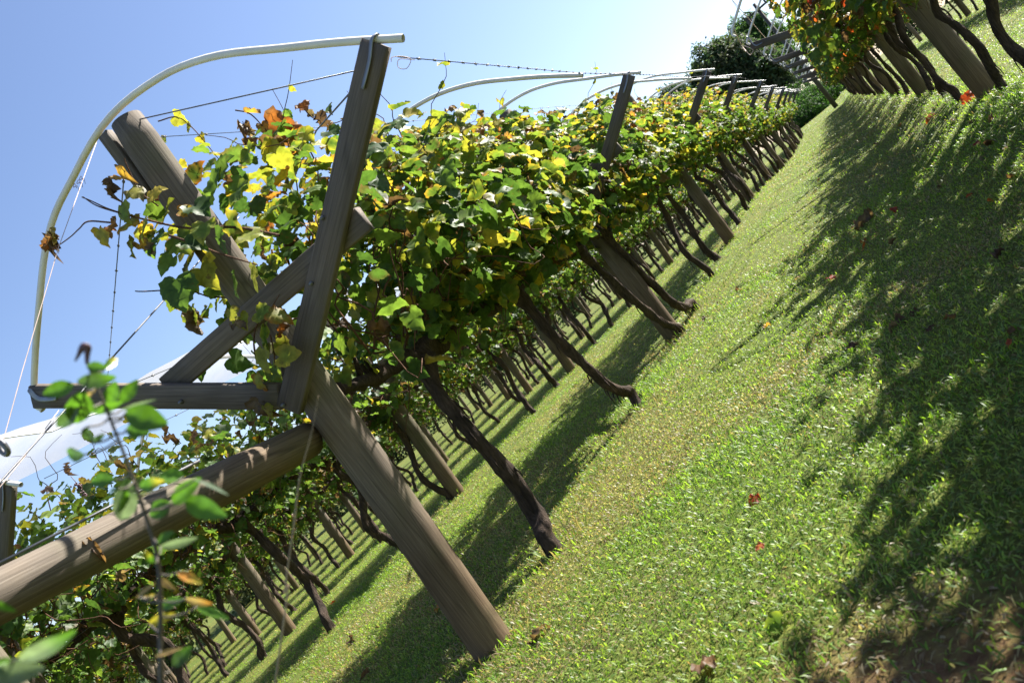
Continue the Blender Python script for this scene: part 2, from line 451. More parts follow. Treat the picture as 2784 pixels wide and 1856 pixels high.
def build_grass():
    regs = [(-4.5, 1.6, 0.9, 3.2, 8200, 1.0), (-5.5, 1.8, 3.2, 5.5, 5600, 1.1), (-8, 2.6, 5.5, 9, 2700, 1.35),
            (-12, 3.5, 9, 15, 820, 1.75), (-16, 4.8, 15, 26, 330, 2.5), (-12, 6.5, 26, 60, 105, 3.6),
            (-14, -8, 5.5, 9, 700, 1.8), (-24, -12, 7, 15, 260, 2.6), (-40, -16, 13, 40, 50, 4.0), (-16, -11, 26, 40, 80, 3.6), (-5, 5, 60, 110, 40, 5.0), (3.5, 18, 15, 60, 60, 3.6)]
    allv = []; allc = []; nbl = 0
    for x0, x1, y0, y1, dens, sc_ in regs:
        n = int((x1 - x0) * (y1 - y0) * dens)
        x = rng.uniform(x0, x1, n); y = rng.uniform(y0, y1, n)
        z = gz(x, y)
        P = np.stack([x, y, z], -1)
        X, Y, d = project(P)
        keep = (d > 0.3) & (X > -260) & (X < W + 260) & (Y > -260) & (Y < H + 260)
        # thin out under the deep left rows
        keep &= rng.random(n) < np.where(x < -7, 0.6, 1.0)
        P = P[keep]; x = x[keep]; y = y[keep]; n = len(P)
        dry = noise2(x + 5, y + 9, 0.8) * 0.55 + noise2(x + 31, y + 3, 2.6) * 0.45
        bare = np.exp(-(((x + 0.72) / 0.62) ** 2 + ((y - 1.50) / 0.40) ** 2)) * 0.62
        strip = 0.18 * np.exp(-((x + 5.1) / 0.55) ** 2) + 0.12 * np.exp(-((x + 2.1) / 0.4) ** 2) * noise2(x + 9, y, 1.1) * 1.6
        pd = np.clip((dry - 0.42) * 1.5 + 0.13 + bare + strip, 0.03, 0.8)
        isd = rng.random(n) < pd
        thin = rng.random(n) > bare * 1.25
        P = P[thin]; x = x[thin]; y = y[thin]; isd = isd[thin]; n = len(P)
        lush = noise2(x + 50, y + 20, 1.3)
        az = rng.uniform(0, 2 * math.pi, n)
        lean = np.where(rng.random(n) < 0.3, rng.uniform(R(10), R(40), n), rng.uniform(R(40), R(78), n))
        tall = 1 + 1.0 * np.exp(-((x + 2.45) / 0.16) ** 2) * (rng.random(n) < .5) + 1.3 * np.exp(-((x - 0.95) / 0.3) ** 2) * (rng.random(n) < .35)
        Ln = rng.uniform(0.013, 0.031, n) * (0.75 + 0.6 * lush) * tall * (0.75 + 0.25 * sc_)
        Ln = np.where(isd, Ln * 0.8, Ln)
        w = rng.uniform(0.0032, 0.0066, n) * (.35 + .65 * sc_)
        dirh = np.stack([np.cos(az), np.sin(az), np.zeros(n)], -1)
        sd = np.stack([-np.sin(az), np.cos(az), rng.uniform(-.5, .5, n)], -1)
        sd /= np.linalg.norm(sd, axis=1, keepdims=True)
        l2 = np.minimum(lean + R(28), R(98))
        m1 = dirh * np.sin(lean)[:, None] + np.array([0, 0, 1]) * np.cos(lean)[:, None]
        m2 = dirh * np.sin(l2)[:, None] + np.array([0, 0, 1]) * np.cos(l2)[:, None]
        b = P + np.array([0, 0, 1]) * rng.uniform(0.0, 0.014, n)[:, None]
        mid = b + m1 * (Ln * .55)[:, None]
        tip = mid + m2 * (Ln * .45)[:, None]
        hw = sd * (w * .5)[:, None]
        v = np.stack([b - hw * .7, b + hw * .7, mid + hw, mid - hw, tip], 1)
        c = LAWN_G[np.clip((rng.random(n) * 3.2 + (1.15 - lush) * 2.4).astype(int), 0, 4)]
        c = np.where(isd[:, None], LAWN_D[rng.integers(0, 3, n)], c) * rng.uniform(0.75, 1.25, (n, 1))
        c4 = np.concatenate([c, np.ones((n, 1))], 1)
        allv.append(v.reshape(-1, 3)); allc.append(np.repeat(c4, 5, 0)); nbl += n
    # longer unmown tufts round the feet of posts and trunks
    feet = [(ROW_X[r_], ROW_Y0[r_] + k * pp) for r_, pp in ((0, 5.65), (1, 5.5), (2, 5.5)) for k in range(5)] + [(-2.40, 4.18), (-2.42, 6.62), (-2.36, 9.75), (-2.42, 8.75), (-2.42, 11.6)] + [(0.93, 1.2 + 1.75 * k) for k in range(12)] + [(-6.02, 1.9 + 1.55 * k) for k in range(10)]
    for fx, fy in feet:
        n = int(rng.integers(25, 60))
        a = rng.uniform(0, 6.28, n); rr = .10 + np.abs(rng.normal(0, .07, n))
        x = fx + rr * np.cos(a); y = fy + rr * np.sin(a)
        P = np.stack([x, y, gz(x, y)], -1)
        az = a + rng.normal(0, .8, n); lean = rng.uniform(R(5), R(50), n); Ln = rng.uniform(.04, .12, n)
        m1 = np.stack([np.cos(az) * np.sin(lean), np.sin(az) * np.sin(lean), np.cos(lean)], -1)
        l2 = lean + R(35); m2 = np.stack([np.cos(az) * np.sin(l2), np.sin(az) * np.sin(l2), np.cos(l2)], -1)
        hw = np.stack([-np.sin(az), np.cos(az), 0 * az], -1) * rng.uniform(.0018, .0035, (n, 1))
        mid = P + m1 * (Ln * .55)[:, None]
        allv.append(np.stack([P - hw, P + hw, mid + hw, mid - hw, mid + m2 * (Ln * .45)[:, None]], 1).reshape(-1, 3))
        c = np.where(rng.random((n, 1)) < .25, LAWN_D[rng.integers(0, 3, n)], LAWN_G[rng.integers(0, 4, n)])
        allc.append(np.repeat(np.concatenate([c, np.ones((n, 1))], 1), 5, 0)); nbl += n
    v = np.concatenate(allv); c = np.concatenate(allc)
    i = np.arange(nbl) * 5
    me = mesh_np('grass', v, [np.stack([i, i + 1, i + 2, i + 3], -1), np.stack([i + 3, i + 2, i + 4], -1)], c, smooth=False)
    tag(put('grass', me, M['grass']), 'short mown broad-bladed lawn grass between the vine rows', 'grass', kind='stuff')
    print('grass blades', nbl)


build_grass()

# ------------------------------------------------------------------ vine leaf template
_half = [(0.08, -0.10), (0.20, -0.19), (0.35, -0.20), (0.43, -0.10), (0.52, -0.02), (0.51, 0.10), (0.58, 0.24), (0.52, 0.34), (0.53, 0.46), (0.42, 0.49), (0.36, 0.59), (0.34, 0.70), (0.21, 0.77), (0.12, 0.90)]
_sp = [(0, 0.0), (0, 0.30), (0, 0.62), (0, 1.0)]
_an = [0 if k <= 4 else 1 if k <= 9 else 2 for k in range(14)]
_mid = [(x * .56, _sp[_an[k]][1] * .44 + y * .56) for k, (x, y) in enumerate(_half)]
LV = np.array(_sp + _half + [(-x, y) for x, y in _half] + _mid + [(-x, y) for x, y in _mid])
_t = []
for s, o, m_ in ((1, 4, 32), (-1, 18, 46)):
    def tri(a, b, c):
        _t.append((a, b, c) if s > 0 else (a, c, b))
    for k in range(13):
        tri(m_ + k, o + k, o + k + 1); tri(m_ + k, o + k + 1, m_ + k + 1)
        tri(_an[k], m_ + k, m_ + k + 1)
        if _an[k] != _an[k + 1]: tri(_an[k], m_ + k + 1, _an[k + 1])
    tri(0, o, m_)
    tri(m_ + 13, o + 13, 3); tri(2, m_ + 13, 3)
LT = np.array(_t)
LR = np.hypot(LV[:, 0], LV[:, 1] - 0.3) / 0.62
_lob = np.sin(np.arctan2(np.abs(LV[:, 0]), LV[:, 1] + 0.12) * 5.0)

GREEN = [(0.040, 0.082, 0.020), (0.060, 0.120, 0.026), (0.090, 0.160, 0.032), (0.130, 0.205, 0.038)]
YELLOW = [(0.20, 0.24, 0.035), (0.31, 0.30, 0.04), (0.42, 0.33, 0.045), (0.25, 0.27, 0.04)]
ORANGE = [(0.45, 0.20, 0.03), (0.36, 0.11, 0.022), (0.48, 0.28, 0.04)]
BROWN = [(0.11, 0.065, 0.035), (0.17, 0.095, 0.045), (0.085, 0.05, 0.035), (0.20, 0.145, 0.09)]
RED = [(0.36, 0.055, 0.022), (0.26, 0.035, 0.025), (0.44, 0.12, 0.025)]


def pick(pal):
    return np.array(pal[rng.integers(0, len(pal))]) * rng.uniform(0.85, 1.15)


def leaf_colours(kind):
    """(centre, edge, exponent, curl)"""
    if kind == 'g': return pick(GREEN), pick(GREEN), 2.0, 1.0
    if kind == 'gy': return pick(GREEN), pick(YELLOW), 2.6, 1.0
    if kind == 'y': return pick(YELLOW), pick(YELLOW), 2.0, 1.0
    if kind == 'yo': return pick(YELLOW), pick(ORANGE + BROWN), 3.0, 1.3
    if kind == 'go': return pick(GREEN), pick(BROWN + ORANGE), 3.5, 1.2
    if kind == 'o': return pick(ORANGE), pick(BROWN), 2.0, 2.0
    if kind == 'b': return pick(BROWN), pick(BROWN), 2.0, 2.8
    if kind == 'r': return pick(RED), pick(RED), 2.0, 1.3
    if kind == 'ry': return pick(YELLOW), pick(RED), 2.0, 1.3
    return pick(GREEN), pick(GREEN), 2, 1


class Leaves:
    def __init__(s):
        s.v = []; s.c = []; s.n = 0

    def add(s, pos, normal, tip, size, kind):
        c0, c1, ex, curl = leaf_colours(kind)
        x, y = LV[:, 0], LV[:, 1]
        fold = rng.uniform(-.1, .55) * curl
        droop = rng.uniform(0.0, .5) * curl
        ax = rng.uniform(.85, 1.12)
        zz = fold * np.abs(x) - droop * (y - .2) ** 2 * 0.9 - rng.uniform(0, .35) * curl * x * x + rng.uniform(-.10, .10) * x + 0.055 * curl * _lob * np.clip(LR, 0, 1)
        zz = zz + 0.06 * curl * np.sin(x * 9 + rng.uniform(0, 6)) * np.cos(y * 8 + rng.uniform(0, 6)) + rng.normal(0, .022 * curl, len(x)) + .16 * curl * rng.uniform(-.4, 1) * np.clip(LR - .6, 0, 1) ** 2 * np.sign(rng.uniform(-.5, 1))
        xx = x * ax * (1 - 0.18 * curl * abs(fold))
        n = normal / (np.linalg.norm(normal) + 1e-9)
        t = tip - n * (tip @ n); t /= (np.linalg.norm(t) + 1e-9)
        b = np.cross(t, n)
        P = pos + size * (np.outer(xx, b) + np.outer(y, t) + np.outer(zz, n))
        k = np.clip(LR, 0, 1)[:, None] ** ex
        k = np.clip(k + (rng.random((len(LV), 1)) - .5) * 0.35 * (LR[:, None] > .5), 0, 1)
        c = c0 * (1 - k) + c1 * k
        s.v.append(P); s.c.append(np.concatenate([c, np.ones((len(c), 1))], 1)); s.n += 1

    def mesh(s, name):
        v = np.concatenate(s.v); c = np.concatenate(s.c)
        i = np.arange(s.n)[:, None, None] * len(LV) + LT[None]
        return mesh_np(name, v, [i.reshape(-1, 3)], c)


def kind_choice(tab):
    r = rng.random() * sum(w for _, w in tab)
    for k, w in tab:
        r -= w
        if r <= 0: return k
    return tab[-1][0]


PAL = {
    'yellow': ([('g', 7), ('gy', 2.2), ('y', .8), ('yo', .5), ('go', .6), ('b', .4)], [('gy', 4), ('y', 2.6), ('yo', 2.4), ('g', 3), ('o', 1.0), ('b', 1.3), ('go', 1.4)]),
    'green': ([('g', 8), ('gy', 1.4), ('y', .5), ('go', .8), ('b', .5), ('yo', .3)], [('g', 5), ('gy', 3), ('y', 1.3), ('yo', .8), ('b', 1.0), ('go', 1)]),
    'red': ([('g', 7), ('gy', 2), ('y', .6), ('yo', .8), ('r', .7), ('ry', .6), ('b', 1.2), ('go', 1.4)], [('g', 3), ('gy', 2), ('y', 1), ('yo', 2), ('ry', 1.6), ('r', 1.6), ('o', 1.2), ('b', 1.6), ('go', 1.5)]),
}


def foliage(n, pal, prof, length=2.0, seed=0, rise=0.35):
    """leaf canopy around x=0, y in +-length/2; prof(x) -> (z_bottom, z_top)"""
    Lf = Leaves(); inner, outer = PAL[pal]
    half = prof['half']
    k = 0; guard = 0
    while k < n and guard < n * 8:
        guard += 1
        y = np.clip(rng.normal(0, length * 0.34), -length * .56, length * .56); x = prof['cx'] + np.clip(rng.normal(0, half * 0.58), -half * 1.1, half * 1.1)
        zb = prof['b0'] + prof['b1'] * abs(x); zt = prof['t0'] - prof['t1'] * x * x + .5 * (noise3(np.array([x, y, seed * 5.1]), 2.2) - .5)
        t = rng.random()
        if rng.random() < 0.45: t = 1 - t ** 2.2 * 0.5 if rng.random() < .5 else t ** 2 * 0.4
        z = zb + (zt - zb) * t + rng.normal(0, .06)
        p = np.array([x, y, z])
        if noise3(p + seed * 17.3, 2.6) < 0.40 and rng.random() < 0.8: continue
        outw = np.array([x * 0.9, rng.normal(0, .5), 0.55 + 0.7 * t])
        nrm = outw + rng.normal(0, .55, 3)
        tip = np.array([np.sign(x + 1e-6) * 0.6, rng.normal(0, .7), -0.9]) + rng.normal(0, .45, 3)
        top = t > 0.72 + rng.normal(0, .12)
        Lf.add(p, nrm, tip, rng.uniform(.065, .135) * (0.85 if top else 1.0), kind_choice(outer if top else inner))
        k += 1
    return Lf


def cane_path(p0, p1, sag=0.1, n=9, wob=0.04):
    t = np.linspace(0, 1, n)[:, None]
    P = np.asarray(p0) * (1 - t) + np.asarray(p1) * t
    P[:, 2] += sag * np.sin(t[:, 0] * math.pi)
    P[1:-1] += rng.normal(0, wob, (n - 2, 3))
    return spline(P, n * 2)


def make_canes(n, prof, length, Lf, pal, up=3):
    mb = MB(); half = prof['half']
    for i in range(n):
        y0 = rng.uniform(-length * .45, length * .45); sx = rng.choice([-1, 1])
        x1 = prof['cx'] + sx * rng.uniform(.35, 1.15) * half
        zb = prof['b0'] + prof['b1'] * abs(x1) ** 1.3; zt = prof['t0'] - prof['t1'] * x1 * x1
        P = cane_path((rng.normal(0, .05), y0, prof['b0'] + .1), (x1, y0 + rng.normal(0, .35), zb + (zt - zb) * rng.random()), rng.uniform(-.05, .15))
        mb.tube(P, np.linspace(.0055, .0028, len(P)), 5, cap=False)
    for i in range(n // 2):       # drooping shoots under the canopy
        y0 = rng.uniform(-length * .5, length * .5); x0 = rng.uniform(-.9, .9) * half
        z0 = prof['b0'] + prof['b1'] * abs(x0) + .1
        P = cane_path((x0, y0, z0), (x0 + rng.normal(0, .2), y0 + rng.normal(0, .25), z0 - rng.uniform(.15, .45)), 0, 6, .03)
        mb.tube(P, np.linspace(.0045, .002, len(P)), 5, cap=False)
        if rng.random() < .7:
            for q in P[4::4]:
                Lf.add(q, rng.normal(0, .5, 3) + np.array([0, 0, .6]), np.array([rng.normal(0, .5), rng.normal(0, .5), -1.0]), rng.uniform(.05, .11), kind_choice(PAL[pal][0]))
    for i in range(up):           # bare autumn shoots above it
        y0 = rng.uniform(-length * .5, length * .5); x0 = rng.uniform(-.7, .7) * half
        z0 = prof['t0'] - prof['t1'] * x0 * x0 - .15
        P = cane_path((x0, y0, z0), (x0 + rng.normal(0, .2), y0 + rng.normal(0, .4), z0 + rng.uniform(.2, .55)), .04, 6, .035)
        mb.tube(P, np.linspace(.004, .0015, len(P)), 5, cap=False)
        for q in P[3::3]:
            if rng.random() < .6:
                Lf.add(q, rng.normal(0, .6, 3) + np.array([0, 0, .5]), np.array([rng.normal(0, .6), rng.normal(0, .6), -.7]), rng.uniform(.03, .085), kind_choice(PAL[pal][1]))
    return mb


def trunk_mesh(pts, r0, r1, seed, head=True):
    P = spline(pts, 44)
    t = np.linspace(0, 1, 44)
    rad = r0 * (1 - t) + r1 * t
    rad = rad * (1 + .55 * np.exp(-(t / .06) ** 2))
    if head: rad = rad * (1 + .9 * np.exp(-((t - 1) / .07) ** 2))
    rad[-1] *= .5
    mb = MB(); mb.tube(P, rad, 16, rough=.42, seed=seed, freq=6)
    # strips of loose bark
    r = np.random.default_rng(seed)
    for i in range(24):
        k = r.integers(3, 40); a = r.uniform(0, 6.28)
        o = P[k] + np.array([math.cos(a), math.sin(a), 0]) * rad[k] * 1.0
        e = o + np.array([math.cos(a) * .012, math.sin(a) * .012, -r.uniform(.04, .15)])
        mb.tube([o, (o + e) / 2 + np.array([math.cos(a), math.sin(a), 0]) * .006, e], [.006, .005, .002], 4)
    return mb.mesh('trunk')


def cordon_mesh(top, seed, sgn, spread=.75):
    r = np.random.default_rng(seed)
    pts = [top + np.array([0, -sgn * .03, -.03]), top + np.array([r.normal(0, .03), sgn * .16, .02]), top + np.array([r.normal(0, .05), sgn * spread * .55, r.normal(.03, .03)]), top + np.array([r.normal(0, .07), sgn * spread, r.normal(.06, .05)])]
    P = spline(pts, 24); mb = MB()
    t = np.linspace(0, 1, 24)
    mb.tube(P, .052 * (1 - t) + .022 * t + .012 * np.abs(np.sin(t * 9 + seed)), 10, rough=.4, seed=seed, freq=14)
    for i in range(6):            # spurs
        k = r.integers(2, 22); d = r.normal(0, 1, 3); d[2] = abs(d[2]) + .5; d /= np.linalg.norm(d)
        mb.tube([P[k], P[k] + d * .06, P[k] + d * .13 + r.normal(0, .02, 3)], [.022, .016, .009], 6, rough=.3, seed=seed + i)
    return mb.mesh('cordon')


PROF1 = dict(half=.60, cx=.02, b0=1.29, b1=.52, t0=2.46, t1=.45)
PROF2 = dict(half=.66, cx=.02, b0=1.22, b1=.40, t0=2.32, t1=.40)
PROFR = dict(half=.54, cx=.14, b0=1.16, b1=.12, t0=2.22, t1=.40)

FOL = {}
for key, pal, prof, n, cnt in (('one', 'yellow', PROF1, 1000, 5), ('left', 'green', PROF2, 620, 4), ('right', 'red', PROFR, 950, 4)):
    FOL[key] = []
    for i in range(cnt):
        Lf = foliage(n, pal, prof, 2.0, seed=i + len(FOL) * 9)
        cn = make_canes(30 if key == 'left' else 22, prof, 2.0, Lf, pal, up=5)
        fm = Lf.mesh('foliage'); fm.materials.append(M['leaf'])
        cm = cn.mesh('canes'); cm.materials.append(M['cane'])
        FOL[key].append((fm, cm))

TRUNKS = []
for i in range(7):
    r = np.random.default_rng(40 + i)
    h = 1.30
    a = r.uniform(0, 6.28); kx, ky = math.cos(a) * .055, math.sin(a) * .055
    pts = [(0, 0, -.06), (r.normal(0, .02), r.normal(0, .02), .10), (kx, ky * 1.6, .24), (kx * .8 + r.normal(0, .03), ky * 1.5 + r.normal(0, .05), .5), (r.normal(0, .05), r.normal(0, .09), .85), (r.normal(0, .05), r.normal(0, .1), 1.1), (r.normal(0, .04), r.normal(0, .12), h)]
    tm = trunk_mesh(pts, .038 + .008 * r.random(), .032, 60 + i); tm.materials.append(M['bark'])
    top = np.array(pts[-1])
    cs = []
    for sgn in (-1, 1):
        c = cordon_mesh(top, 90 + i * 2 + (sgn > 0), sgn); c.materials.append(M['bark']); cs.append(c)
    TRUNKS.append((tm, cs))


def vine(x, y, rowkey, ti, fi, label, group, flip=False, zs=1.0, trunk=None, fol=None, shift=(0, 0, 0)):
    e = empty('grapevine', (x, y, z_at(x, y)), math.pi if flip else 0)
    tag(e, label, 'grapevine', group)
    tm, cs = trunk if trunk else TRUNKS[ti % len(TRUNKS)]
    a = put('trunk', tm, None, e); tk = .8 if rowkey == 'right' else 1; a.scale = (tk, tk, zs)
    for c in cs:
        b = put('cordon', c, None, e); b.scale = (1, 1, zs)
    fm, cm = fol if fol else FOL[rowkey][fi % len(FOL[rowkey])]
    put('canes', cm, None, e, loc=shift)['kind'] = 'stuff'; put('foliage', fm, None, e, loc=shift)
    return e


# ------------------------------------------------------------------ trellis frames
HOOP = np.array([(-1.30, 2.12), (-1.285, 2.2), (-.93, 2.466), (-.6, 2.668), (-.32, 2.79), (.06, 2.855), (.41, 2.80), (.72, 2.67), (1.0, 2.488), (1.2, 2.345), (1.40, 2.19)])


def hoop_tube(dz=0.0, squeeze=1.0, wob=0.0):
    P = np.column_stack([HOOP[:, 0] * squeeze, np.zeros(len(HOOP)), HOOP[:, 1] + dz])
    P = spline(P, 46)
    P[:, 1] += wob * np.sin(np.linspace(0, math.pi, 46))
    return P


def hoop_mesh(P, r=.0155):
    """hollow PVC pipe with open ends"""
    mb = MB(); mb.tube(P, r, 10, cap=False); mb.tube(P[::-1], r * .8, 10, cap=False)
    for k in (0, -1):
        T = P[1] - P[0] if k == 0 else P[-1] - P[-2]
        T = T / np.linalg.norm(T)
        mb.tube([P[k] - T * .002, P[k] + T * .002], [r, r * .98], 10, cap=False)
        a = np.array([0, 1.0, 0]); B = np.cross(T, a)
        th = np.arange(10) * 2 * math.pi / 10
        o = P[k] + r * (np.outer(np.cos(th), a) + np.outer(np.sin(th), B)); i_ = P[k] + r * .8 * (np.outer(np.cos(th), a) + np.outer(np.sin(th), B))
        mb.add(np.concatenate([o, i_]), [[j, (j + 1) % 10, 10 + (j + 1) % 10, 10 + j] for j in range(10)])
    return mb.mesh('hoop_pipe')


def strap_build(parent, p, d, face):
    """metal strap bent over the pipe near the arm tip and screwed to the arm's face"""
    d = np.asarray(d, float) / np.linalg.norm(d)      # along the arm, away from tip
    mb = MB()
    p = np.asarray(p)
    pts = [p + np.array([0, .019, 0]), p - d * .019, p + np.array([0, -.024, 0]), face + d * .045, face + d * .15]
    mb.tube(spline(pts, 18), .013, 6, flat=.25)
    return mb.build('strap', M['strap'], parent)


def make_trellis(kind, seed):
    """origin at the foot of the post"""
    root = empty('vine_trellis', (0, 0, 0))
    r = np.random.default_rng(seed)
    if kind == 'y':
        joint, htop, tips, tie, tieL, tieR = 1.42, 2.80, (-1.10, 1.31, 2.185), 1.78, -.47, .78
        lean = .055
    elif kind == 'r':
        joint, htop, tips, tie, tieL, tieR = 1.47, 2.70, (-1.40, 1.30, 2.02), 1.80, -.88, .80
        lean = -.02
    else:
        joint, htop, tips, tie, tieL, tieR = 1.47, 2.75, (-1.02, 1.20, 2.28), 1.85, -.50, .70
        lean = -.02
    mb = MB(); zz = np.linspace(-.12, htop, 26)
    P = np.column_stack([lean * np.clip(zz, 0, 9) / 1.0 * 1.0 * (1 + 0 * zz), .006 * np.sin(zz * 2), zz])
    rad = np.interp(zz, [-.1, .2, 1.4, htop], [.100, .097, .090, .078]); rad[-1] = .070
    mb.tube(P, rad, 20, rough=.018, seed=seed, freq=1.3)
    post = mb.build('post', M['post'], root)
    jx = lean * joint
    pz = joint - .01
    yb = -.150
    for (tx, nm) in ((tips[0], 'L'), (tips[1], 'R')):
        sx = -1 if tx < 0 else 1
        tip = np.array([tx, yb, tips[2]]); foot = np.array([jx - sx * .05 , yb, pz - .035])
        d = tip - foot; Ln = np.linalg.norm(d)
        b = MB(); b.board(Ln + .02, .112, .045, 12, seed=seed + sx, bev=.005)
        off = 0.0 if sx > 0 else .048
        f = foot + np.array([0, -off * .02, 0])
        if sx < 0:   # the left arm is cut off against the right one
            f = foot + d / Ln * .12
            b = MB(); b.board(Ln - .11, .112, .045, 12, seed=seed + sx, bev=.005)
        b.build('arm', M['board'], root, mtx=axis_mtx(f, tip))
    b = MB(); b.board(tieR - tieL + .05, .105, .04, 10, seed=seed + 5, bev=.005)
    b.build('tie_beam', M['board'], root, mtx=axis_mtx((tieL, -.106, tie + .02), (tieR, -.106, tie - .01)))
    b = MB(); b.board(.33, .055, .05, 6, seed=seed + 7)
    tx = lean * htop
    b.build('spacer_block', M['board'], root, mtx=axis_mtx((tx - .128, -.02, htop - .31), (tx - .122, -.02, htop + .03)))
    dz = {'y': 0, 'r': -.06, 's': .12}[kind]
    sq = {'y': 1.0, 'r': 1.08, 's': .82}[kind]
    Ph = hoop_tube(dz, sq)
    Ph = Ph + np.array([lean * .3, -.02, 0])
    if kind == 'y': Ph[:, 0] += .165 * sstep((-.35 - Ph[:, 0]) / .7)
    if kind == 'y': Ph[:, 2] -= .05 * sstep((Ph[:, 0] - .3) / .8)
    Ph[:, 1] -= .13 * sstep((np.abs(Ph[:, 0] - lean) - .25) / .7)
    hp = put('hoop_pipe', hoop_mesh(Ph), M['pvc'], root)
    for k, tx in ((2, tips[0]), (-3, tips[1])):
        q = Ph[int(np.argmin(np.abs(Ph[:, 0] - (tx + (.02 if tx < 0 else .0)))))]
        dd = np.array([jx, 0, joint]) - np.array([tx, 0, tips[2]])
        dd[1] = 0
        strap_build(hp, q + np.array([0, -.002, 0]), dd, np.array([tx, yb - .028, tips[2]]))
    return root


def free_hoop(kind, seed):
    return hoop_mesh(hoop_tube(-.10 if kind == 'y' else -.10, .93 if kind == 'y' else 1.05, .03))


protoY = [make_trellis('y', s) for s in (3, 14, 25)]
protoR = [make_trellis('r', s) for s in (5, 16)]
protoS = [make_trellis('s', 9)]
HM = {'y': free_hoop('y', 1), 'r': free_hoop('r', 2)}
for k in HM: HM[k].materials.append(M['pvc'])
used = set()


def place_trellis(x, y, kind, i, label, group, dx=0):
    protos = {'y': protoY, 'r': protoR, 's': protoS}[kind]
    p = protos[i % len(protos)]
    if p.name in used: p = copy_tree(p)
    used.add(p.name)
    p.location = (x, y, z_at(x, y)); p.rotation_euler = (R(random.uniform(-1, 1)), R(dx + random.uniform(-1.2, 1.2)), R(random.uniform(-2.5, 2.5)))
    tag(p, label, 'trellis', group)
    return p


for row in range(-1, 9):
    y = ROW_Y0[row]; i = 0; kind = 'r' if row <= 0 else 'y'
    while y < ROW_END:
        x = ROW_X[row] + random.uniform(-.05, .05)
        pt = 5.65 if row == 0 else PITCH
        nm = ROWNAME[row]; g = 'vineyard trellis frames'
        if row == 1 and i == 0:
            lab = 'largest timber Y-frame trellis with cream hoop, braced by the round log'; x = -2.45
        elif row == 0 and i == 0:
            lab = 'timber trellis of the row right of the lawn, nearest the camera'
        elif row == 0 and i < 9:
            lab = f'dark timber trellis with low flat arms, {ORD[i]} in the {nm}'
        elif row == 2 and i == 0:
            lab = 'timber trellis at the open end of the milky film sheet'
        elif row in (1, 2, 3) and i < 9:
            lab = f'grey timber Y-frame trellis with pale hoop, {ORD[i]} along the {nm}'
        else:
            lab = f'small distant timber trellis in the {nm}'; g = f'distant trellises of the {nm}'
        t = place_trellis(x, y, 's' if row == 0 and i < 2 else kind, i, lab, g, -2.6 if row == 1 and i == 1 else 0)
        if row == 1 and i == 1: t.location.x = -2.48; t.rotation_euler = (0, R(-1.8), 0)
        if row == 1 and i == 0:
            t.rotation_euler = (0, R(1.2), 0)
            for bx, bz in ((.03, 1.40), (-.09, 1.46), (-.40, 1.70), (.72, 1.86), (.50, 1.70), (-.95, 2.02)):
                mb = MB(); mb.tube([(0, -.018, 0), (0, -.006, 0), (0, .01, 0)], [.006, .010, .011], 8)
                mb.build('bolt', M['wire'], t, loc=(bx, -.172, bz))
        # spare hoop halfway to the next frame, tied to the tip wires
        ym = y + pt / 2
        if ym < ROW_END and not (row == 0 and i == 0):
            h = put('hoop_pipe', HM[kind], None, loc=(ROW_X[row] + .03, ym, z_at(ROW_X[row], ym)))
            h.rotation_euler = (0, 0, R(random.uniform(-3, 3)))
            if row in (0, 1, 2, 3) and i < 9:
                tag(h, f'pale bent pipe hoop after the {ORD[i]} trellis of the {nm}', 'pipe hoop', 'loose hoops between the trellis frames')
            else:
                tag(h, f'small pale pipe hoop far along the {nm}', 'pipe hoop', f'far hoops of the {nm}')
        y += pt; i += 1

# ------------------------------------------------------------------ vines
def px_trunk(pix, base, x):
    """trunk line drawn in the row's own vertical plane"""
    out = []
    for X, Y in pix:
        q = on_plane(X * 1.18367, Y * 1.18367, 0, x); out.append((q[0] - base[0], q[1] - base[1], q[2] - z_at(base[0], base[1])))
    return out


SPEC = []
b1 = (-2.40, 4.18)
SPEC.append((b1, [(0, 0, -.05), (0, .0, .09), (-.02, .11, .22), (0, .12, .42), (0, .06, .72), (-.02, .10, 1.02), (0, .16, 1.27)], .045, .042))
b2 = (-2.42, 6.62)
SPEC.append((b2, [(0, 0, -.05), (0, .03, .12), (.0, -.14, .2), (0, -.30, .34), (0, -.42, .62), (0, -.52, .98), (0, -.50, 1.28)], .040, .038))
b3 = (-2.36, 9.75)
SPEC.append((b3, [(0, 0, -.05), (0, .0, .10), (0, -.3, .12), (0, -.62, .24), (0, -.8, .55), (0, -.95, .95), (0, -1.05, 1.28)], .042, .036))
SPEC.append(((-2.36, 8.72), [(0, 0, -.05), (0, -.05, .08), (.0, -.33, .22), (0, -.62, .52), (0, -.84, .9), (0, -1.02, 1.26)], .036, .034))
row1_y = [4.18, 6.62, 8.75, 9.75, 11.6, 13.0, 14.7, 16.2, 17.9]
y = 19.6
while y < ROW_END: row1_y.append(y); y += 1.75
